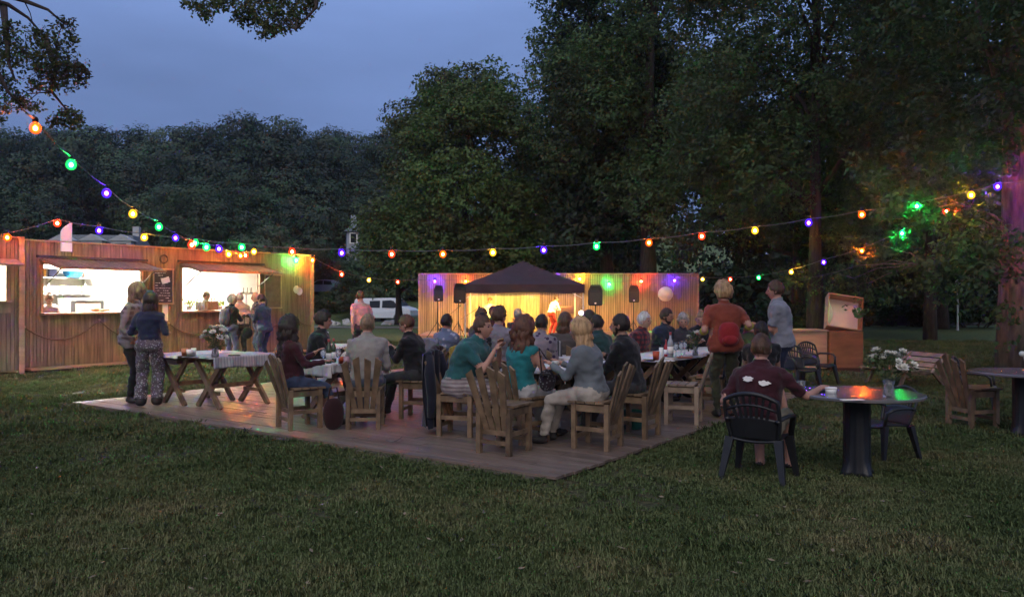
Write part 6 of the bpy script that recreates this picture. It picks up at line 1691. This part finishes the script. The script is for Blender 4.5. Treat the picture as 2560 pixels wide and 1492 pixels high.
    if cap:
        q = MB(); cp_ = [(0, .128), (.05, .122), (.083, .09), (.093, .045), (.094, .03)]
        if cap[0] == 'bucket': cp_ += [(.10, .028), (.150, .005), (.155, .0), (.10, .022)]
        q.lathe(cp_[::-1] if False else cp_, n=24); q.v = [tuple(hc_ + hrot @ Vector((v[0], v[1] * 1.12 - .005, v[2] + .01))) for v in q.v]
        if cap[0] == 'cap': q.ell(hc_ + hrot @ Vector((0, .125, .045)), (.062, .06, .010), hrot, 12, 6)
        q.build('hat', cap[1], t, smooth=True)
    PEOPLE.append((t, spine, hc_, hrot, hands))
    return t, spine, hands, hc_, hrot

c = cloth
BLK = c((.012, .012, .016)); NAVY = c((.018, .025, .06)); JEAN = c((.05, .07, .13)); GJEAN = c((.16, .18, .24)); GREY = c((.22, .22, .24)); DGREY = c((.045, .045, .05)); TEAL = c((.03, .13, .14)); TURQ = c((.02, .21, .23)); WHT = c((.62, .6, .6)); CREAM = c((.48, .42, .36)); KHAKI = c((.30, .25, .16)); MAROON = c((.060, .014, .022)); OLIVE = c((.06, .06, .035)); ORG = c((.28, .06, .035)); SAND = c((.50, .43, .36))
PLAID = c((.16, .10, .11), 'plaid', (.32, .27, .29)); RPLAID = c((.22, .03, .035), 'plaid', (.02, .018, .03)); SPECK = c((.14, .11, .13), 'speck', (.45, .42, .45)); FLOR = c((.28, .23, .27), 'floral', (.05, .03, .08)); BPAT = c((.14, .17, .28), 'floral', (.45, .45, .55)); STRIPE = c((.42, .36, .36), 'stripe', (.22, .16, .18)); HOODIE = c((.36, .33, .31)); SWEAT = c((.17, .19, .21)); PINKW = c((.55, .36, .33))
BROWN, DARKH, BLONDE, GREYH, WHITEH, AUB, LBR = (.07, .035, .02), (.018, .012, .010), (.36, .22, .11), (.28, .26, .25), (.5, .48, .46), (.09, .035, .02), (.20, .13, .08)
def at(px, Y): return (P(px, 0, Y).x, Y)

# --- standing by the joined tables
pA = person('fair haired man in plaid shirt and dark jeans, standing at the left of the deck', at(325, 11.94), 8, PLAID, BLK, 'long', LBR, H=1.80, pose='stand', headyaw=0, headpitch=-10, aL=(-.20, .12, .95), aR=(.18, .12, .93), hem=-.12, hairlen=.16, wide=1.05)
pB = person('woman with long dark hair, blue sweater and patterned wide trousers, seen from behind', at(372, 11.55), 100, NAVY, SPECK, 'long', DARKH, H=1.66, pose='stand', female=True, headyaw=20, aL=(-.20, .22, 1.08), aR=(.20, .20, 1.06), hem=.06, hairlen=.46, legw=1.6)
# --- at the kiosk
pC = person('woman with curly grey hair and grey backpack over a black top, at the bar', at(573, 19.0), 62, BLK, GJEAN, 'curly', GREYH, H=1.70, pose='stand', female=True, headyaw=-50, aL=(-.12, .34, 1.22), aR=(.12, .36, 1.20), base=0, wide=1.08)
pD = person('man in beige shirt at the bar counter, behind the grey haired woman', at(603, 20.3), 130, c((.42, .33, .27)), DGREY, 'short', GREYH, H=1.76, pose='stand', aL=(-.10, .34, 1.2), aR=(.15, .34, 1.15), base=0, wide=1.1)
pE = person('bald man in dark vest behind the woman in navy at the bar', at(650, 19.8), 200, c((.03, .02, .03), 'floral', (.3, .2, .22)), JEAN, 'bald', GREYH, H=1.78, pose='stand', headyaw=20, aL=(-.12, .34, 1.22), aR=(.12, .36, 1.20), base=0, wide=1.1)
pF = person('woman in navy sweater, jeans and white shoes, rightmost at the bar', at(662, 18.7), 160, c((.03, .035, .09)), JEAN, 'pony', DARKH, H=1.72, pose='stand', female=True, aL=(-.10, .34, 1.25), aR=(.12, .34, 1.22), base=0, shoe='shoew', wide=1.05)
def kloc(s, d): v = A0 + UX * s - NX * d; return (v.x, v.y)
pG = person('cook with brown hair bending over the counter inside the left window', kloc(1.02, .85), -60, c((.55, .45, .42), 'stripe', (.45, .3, .3)), DGREY, 'bun', BROWN, H=1.66, pose='stand', lean=22, headpitch=-35, headyaw=20, aL=(-.15, .42, 1.12), aR=(.15, .45, 1.12), base=.1, female=True, sleeve=.6)
pH = person('bartender with glasses in white shirt inside the bar window', kloc(5.05, .85), -35, WHT, DGREY, 'short', BROWN, H=1.70, pose='stand', headpitch=-12, aL=(-.15, .34, 1.12), aR=(.15, .34, 1.12), base=.1)
pI = person('man in pale shirt walking on the far lawn between kiosk and stage', at(904, 18.5), 120, PINKW, DGREY, 'short', BROWN, H=1.80, pose='stand', fL=(-.1, .25, .09), fR=(.1, -.22, .12), aL=(-.26, -.12, .9), aR=(.26, .2, .95), base=0)
# --- stage
pJ = person('musician with hair bun and white shirt bending forward on the stage', at(1378, 31.2), 25, c((1.0, 1.0, 1.1)), c((.5, .05, .05)), 'bun', DARKH, H=1.66, pose='bend', lean=24, headpitch=-15, aL=(-.05, .45, 1.0), aR=(.2, .48, .92), base=.15, female=True)
pK = person('musician in white with dark hat seated at the left of the stage', at(1225, 32.0), -90, WHT, DGREY, 'short', BROWN, H=1.72, seat=.62, headpitch=-10, aL=(-.15, .38, .95), aR=(.2, .40, 1.0), base=.15, cap=('cap', c((.35, .08, .04))))
# --- wine table group
pL = person('woman with long curly dark hair and maroon top, seated at the left of the deck', (-2.66, 9.70), 30, MAROON, JEAN, 'curlylong', DARKH, H=1.62, lean=-2, headyaw=12, headpitch=8, aL=(-.05, .30, .90), aR=(.20, .34, .80), legs=1.25, female=True, hairlen=.42)
pM = person('dark haired man in black seated left of the wine table', (-2.80, 11.45), 6, BLK, BLK, 'curly', DARKH, H=1.74, lean=10, headyaw=0, aL=(-.12, .42, .84), aR=(.16, .42, .84), hairlen=.15, wide=1.08)
pN = person('grey haired person in pale grey hoodie, seen from behind', (-1.78, 9.78), 92, HOODIE, GJEAN, 'short', LBR, H=1.72, lean=9, headyaw=0, aL=(-.14, .36, .84), aR=(.2, .36, .66), wide=1.05)
pO = person('short haired person in black jacket and glasses reading a phone', (-1.26, 10.52), 158, BLK, DGREY, 'short', AUB, H=1.70, lean=14, headyaw=5, headpitch=-18, aL=(-.05, .38, .93), aR=(.08, .38, .90))
# --- beer table group
pP = person('man in teal t-shirt leaning forward with hands at his chin', (-.58, 9.20), -18, TEAL, STRIPE, 'short', BROWN, H=1.84, lean=24, headyaw=-8, headpitch=4, aL=(-.02, .46, 1.02), aR=(.10, .44, .98), sleeve=.75, legs=1.1, wide=1.22, armhint=(.4, .2, -1))
pQ = person('woman with long brown curly hair in turquoise top, back to the camera', (.10, 8.76), 50, TURQ, WHT, 'curlylong', AUB, H=1.66, lean=6, headyaw=-12, aL=(-.15, .36, .84), aR=(.2, .34, .84), sleeve=.1, female=True, hairlen=.34)
pR = person('blond woman in grey sweater and white trousers at the beer table', (.83, 8.46), 152, SWEAT, CREAM, 'long', BLONDE, H=1.68, lean=12, headyaw=0, aL=(-.12, .40, .86), aR=(.12, .40, .86), female=True, hairlen=.30, wide=1.1)
pS = person('bearded man in black shirt facing left beside the blond woman', (1.33, 9.14), 150, BLK, DGREY, 'short', DARKH, 'skinm', H=1.76, lean=10, headyaw=6, headpitch=2, aL=(-.10, .42, .86), aR=(.15, .38, .90), beard=DARKH, wide=1.05)
pT = person('child with short dark hair in blue patterned shirt', (-1.00, 12.02), 60, BPAT, JEAN, 'short', DARKH, H=1.58, lean=4, headyaw=0, seat=.50)
pU = person('dark haired person in dark patterned jacket behind the man in teal', (-.50, 11.22), 40, c((.02, .018, .025), 'speck', (.16, .14, .17)), BLK, 'curly', DARKH, H=1.62, lean=10, headyaw=30)
pV = person('man with cropped dark hair behind the man in teal, looking right', at(1197, 13.4), 40, DGREY, BLK, 'short', BROWN, H=1.78, lean=6, headyaw=-35, beard=BROWN)
pW = person('person in dark red cap near the stage', at(1233, 16.5), 80, MAROON, BLK, 'short', BROWN, H=1.78, lean=2, cap=('cap', c((.16, .03, .04))), seat=.5)
pX = person('person with thick curly brown hair and pale grey shirt in mid crowd', at(1247, 11.9), 66, c((.26, .23, .28)), DGREY, 'curly', BROWN, H=1.84, lean=2, headyaw=-30)
pY = person('grey haired person with small head before the amplifier', at(1294, 16.8), 88, DGREY, BLK, 'short', GREYH, H=1.66, lean=6)
pZ = person('person with short dark hair in floral shirt, mid crowd', (.34, 10.86), 62, FLOR, DGREY, 'short', DARKH, H=1.68, lean=14, headyaw=10, wide=1.18)
qA = person('brown haired person in grey brown jacket, seen from behind', (.78, 11.75), 86, c((.10, .085, .085)), BLK, 'bob', BROWN, H=1.62, lean=4)
qB = person('person with black hair and black top in front of the clad wall', (1.26, 12.95), 104, BLK, BLK, 'bob', DARKH, H=1.66, lean=4, wide=1.05)
qK = person('dark haired person in dark green top half hidden by the bearded man, hand at face', (1.28, 11.3), 130, c((.02, .06, .06)), BLK, 'short', DARKH, 'skinm', H=1.64, lean=12, aL=(.0, .28, 1.06))
# --- right table group
qC = person('white haired man in red plaid shirt', (1.90, 12.32), -30, RPLAID, DGREY, 'short', WHITEH, H=1.72, lean=14, headyaw=-5, wide=1.08)
qD = person('dark bearded man in navy shirt at the right table', (2.46, 13.1), -42, c((.02, .03, .055)), BLK, 'short', DARKH, 'skinm', H=1.80, lean=8, headyaw=10, beard=DARKH, wide=1.1, aL=(-.05, .44, .88), aR=(.1, .44, .86))
qE = person('grey haired woman facing the camera at the end of the right table', (2.80, 13.15), -95, c((.06, .055, .075)), BLK, 'curly', GREYH, H=1.60, lean=10, headpitch=-8, female=True, aL=(-.1, .40, .84), aR=(.1, .40, .84))
qF = person('pale woman in glasses and black top beside the grey haired woman', (3.20, 13.7), -85, BLK, BLK, 'bun', LBR, H=1.66, lean=10, headpitch=-14, headyaw=-20, female=True, aL=(-.1, .40, .84), aR=(.1, .40, .84))
qG = person('standing person with fluffy fair hair in orange t-shirt, seen from behind', at(1813, 10.5), 92, ORG, OLIVE, 'fluffy', BLONDE, H=1.78, pose='stand', headyaw=25, sleeve=.8, aL=(-.26, .22, 1.10), aR=(.32, .10, 1.16), hem=-.10, wide=1.18)
qH = person('standing man in pale grey t-shirt and navy shorts, arms bent to the left', at(1958, 10.7), 158, c((.30, .31, .37)), NAVY, 'short', BROWN, H=1.82, pose='stand', headyaw=0, sleeve=.8, aL=(-.05, .40, 1.12), aR=(.08, .42, 1.22), legs=.95, hem=-.06)
qI = person('person in black seated beyond the man in maroon', (2.98, 9.55), 75, BLK, BLK, 'short', DARKH, H=1.56, lean=16, sleeve=.6, aL=(-.12, .40, .86), aR=(.12, .40, .84))
qJ = person('man in maroon t-shirt with white print on the back, on the nearest plastic chair', (2.22, 7.17), 57, MAROON, KHAKI, 'short', BROWN, H=1.72, lean=5, headyaw=8, seat=.40, sleeve=.85, legs=1.0, base=0, aL=(-.36, .18, .60), aR=(.44, .38, .79), wide=1.06, fL=(-.10, .36, .09), fR=(.14, .44, .09))
# printed shapes on the back of the maroon shirt
t, sp, hn, _, _ = qJ
rn = random.Random(4)
for i, (cx_, cz_) in enumerate([(-.065, .395), (.080, .365)]):
    vs = []; n_ = 26
    for j in range(n_):
        a = 2 * math.pi * j / n_; rr = 1 + .10 * math.sin(a * 3 + i) + .12 * math.sin(a * 7 + 2 * i) + rn.uniform(-.16, .10)
        x = cx_ + math.cos(a) * rr * .048; z = cz_ + math.sin(a) * rr * .022; s0 = sp(z)
        vs.append((x, s0.y - .166 + .030 * (x / .15) ** 2, s0.z))
    q = MB(); q.add(vs + [(x, y + .03, z) for x, y, z in vs], [tuple(range(n_)), tuple(range(n_, 2 * n_))[::-1]] + [(j, (j + 1) % n_, n_ + (j + 1) % n_, n_ + j) for j in range(n_)])
    q.build('shirt_print', MT['paper'], t)
# extra sleeves: the yellow under-shirt sleeves of the person in orange
YS = c((.42, .36, .06))
t, sp, hn, _, _ = qG
for wr, d, sx in hn:
    q = MB(); e = wr - d * .255 * 1.03; q.tube([e + d * .0, e + d * .08, wr - d * .03], [.056, .052, .042], 12); q.build('sleeve', YS, t, smooth=True)

# ---------------------------------------------------------------- bags and jackets
def world(o, v): return Matrix.Translation(o.location) @ Matrix.Rotation(o.rotation_euler.z, 4, 'Z') @ Vector(v)
def backpack(label, pers, mat, h=.40, w=.28, cz=.24):
    t, sp, hn, hc_, _ = pers
    b = thing('backpack', label, 'backpack', t.location, math.degrees(t.rotation_euler.z))
    c0 = sp(cz) + Vector((0, -.17, 0))
    q = MB(); q.ell(c0, (w / 2, .085, h / 2), None, 16, 12, 0, lambda p: Vector((math.copysign(abs(p.x) ** .7, p.x), p.y, math.copysign(abs(p.z) ** .75, p.z)))); q.build('sack', mat, b, smooth=True)
    q = MB(); q.ell(c0 + Vector((0, -.06, -.07)), (w * .38, .05, h * .22), None, 12, 8); q.build('pocket', mat, b, smooth=True)
    for sx in (-1, 1):
        s = sp(.44) + Vector((sx * .105, 0, .012)); q = MB()
        q.tube([c0 + Vector((sx * .06, .03, h * .42)), s + Vector((0, -.09, 0)), s + Vector((0, 0, .045)), s + Vector((0, .10, -.05)), sp(.22) + Vector((sx * .15, .10, 0)), c0 + Vector((sx * w * .42, .06, -h * .35))], .016, 6, flat=1.6); q.build('strap', mat, b, smooth=True)
backpack('grey backpack on the back of the curly grey haired woman at the bar', pC, c((.09, .09, .11)), .42)
backpack('red pouch backpack on the standing person in orange', qG, c((.36, .025, .03)), .32, .28, .13)
def hanging(name, label, cat, top, yaw, w, l, mat, seed=0, sleeves=True, th=.10):
    """garment draped over a chair back"""
    t = thing(name, label, cat, top, yaw)
    q = MB()
    def f(u, v, s):
        x = (u - .5) * w * (1 + .12 * math.sin(v * 3 + seed)); fold = .022 * math.sin(u * 17 + seed + v * 2.2) * (.3 + v) + .012 * math.sin(u * 31 + v * 4)
        return Vector((x, s * (th * (.35 + .35 * v) * math.sin(math.pi * min(1, max(.0, u))) ** .4 + .01) + fold, -l * v + .02 * math.sin(u * 9 + seed) * v - .05 * (2 * abs(u - .5)) ** 2))
    q.grid(lambda u, v: f(u, v, -1), 22, 14); q.grid(lambda u, v: f(1 - u, v, 1), 22, 14)
    q.grid(lambda u, v: f(u, 0, -1 + 2 * v) + Vector((0, 0, .02 * math.sin(math.pi * v))), 22, 4)
    o = q.build('cloth_body', mat, t, smooth=True)
    if sleeves:
        for sx in (-1, 1):
            q = MB(); q.tube([Vector((sx * w * .38, -.02, -.05)), Vector((sx * w * .5, -.05, -l * .3)), Vector((sx * w * .46, -.07, -l * .62)), Vector((sx * w * .42, -.05, -l * .88))], [.05, .062, .058, .045], 10); q.build('sleeve', mat, t, smooth=True)
    return t
hanging('jacket', 'long navy jacket hung over the chair back of the man in teal, touching the deck', 'jacket', (-.92, 9.30, 1.0), 72, .40, .86, c((.014, .016, .032)), 1)
hanging('jacket', 'dark brown jacket on the chair of the phone reader', 'jacket', (-.98, 10.46, .98), -104, .38, .62, c((.05, .02, .025)), 2)
hanging('yellow_cloth', 'mustard yellow cloth draped over a chair behind the man in teal', 'cloth', (-.72, 10.86, .95), 140, .36, .42, c((.42, .29, .05)), 3, False)
hanging('grey_jacket', 'pale grey jacket on a chair behind the phone reader', 'jacket', (-1.20, 11.45, 1.02), 140, .44, .4, c((.20, .19, .24)), 4, False)
hanging('striped_jacket', 'white and black striped jacket over a chair in mid crowd', 'jacket', (.52, 11.35, 1.02), 176, .40, .5, c((.05, .05, .06), 'vstripe', (.5, .48, .52)), 5, False)
hanging('black_jacket', 'black jacket over the dark chair behind the pale one', 'jacket', (2.98, 10.86, .98), 60, .34, .5, c((.014, .014, .018)), 6)
b = MB(); b.ell((0, 0, .17), (.13, .07, .19), None, 14, 10, 0, lambda p: Vector((math.copysign(abs(p.x) ** .75, p.x), p.y, p.z))); b.tube([(-.07, 0, .32), (-.04, 0, .48), (.04, 0, .48), (.07, 0, .32)], .010, 6)
tag(b.build('handbag', c((.04, .012, .014)), loc=(-2.12, 9.50, .062), rot=30, smooth=True), 'dark red bag on the deck between two wooden chairs', 'bag')
b = MB(); b.ell((0, 0, 0), (.11, .06, .12), None, 14, 10, 0, lambda p: Vector((math.copysign(abs(p.x) ** .75, p.x), p.y, p.z))); b.tube([(-.08, 0, .09), (-.1, .02, .35), (-.02, .02, .26), (.06, .02, .18), (.08, 0, .09)], .009, 6)
tag(b.build('shoulder_bag', c((.03, .02, .03), 'speck', (.2, .2, .22)), loc=(.38, 8.62, .72), rot=40, smooth=True), 'dark shoulder bag at the side of the woman in turquoise', 'bag')
b = MB(); b.ell((0, 0, 0), (.13, .08, .14), None, 14, 10, 0, lambda p: Vector((p.x, p.y, p.z))); b.tube([(-.08, 0, .11), (-.06, 0, .45), (.06, 0, .45), (.08, 0, .11)], .010, 6)
tag(b.build('shoulder_bag', BLK, loc=(at(618, 19.0)[0], 19.0, .78), smooth=True), 'black bag hanging beside the customers at the bar', 'bag')
b = MB(); b.lathe([(0, 0), (.10, 0), (.115, .03), (.12, .22), (.118, .22), (.11, .03), (0, .03)], n=20); tag(b.build('bucket', c((.02, .12, .09)), loc=(1.45, 9.6, .040)), 'dark green bucket on the deck under the table legs', 'bucket')

# ---------------------------------------------------------------- evening air
bpy.context.view_layer.update()
zt = max((o.matrix_world @ Vector(c)).z for o in SC.objects if o.type == 'MESH' for c in (o.bound_box[1], o.bound_box[6]))
zb = min((o.matrix_world @ Vector(c)).z for o in SC.objects if o.type == 'MESH' and o.name.startswith('ground') for c in (o.bound_box[0], o.bound_box[7])) - 1.0
b = MB(); b.box((0, 270, (zt + 1 + zb) / 2), (860, 680, zt + 1 - zb))
hz = bpy.data.materials.new('evening_air'); hz.use_nodes = True; t = hz.node_tree; t.nodes.remove(t.nodes['Principled BSDF'])
pv = t.nodes.new('ShaderNodeVolumePrincipled')
pv.inputs['Density'].default_value = 0.00038
pv.inputs['Color'].default_value = (.80, .82, .86, 1)
pv.inputs['Anisotropy'].default_value = .7
t.links.new(pv.outputs[0], t.nodes['Material Output'].inputs['Volume'])
tag(b.build('haze', hz), kind='stuff')
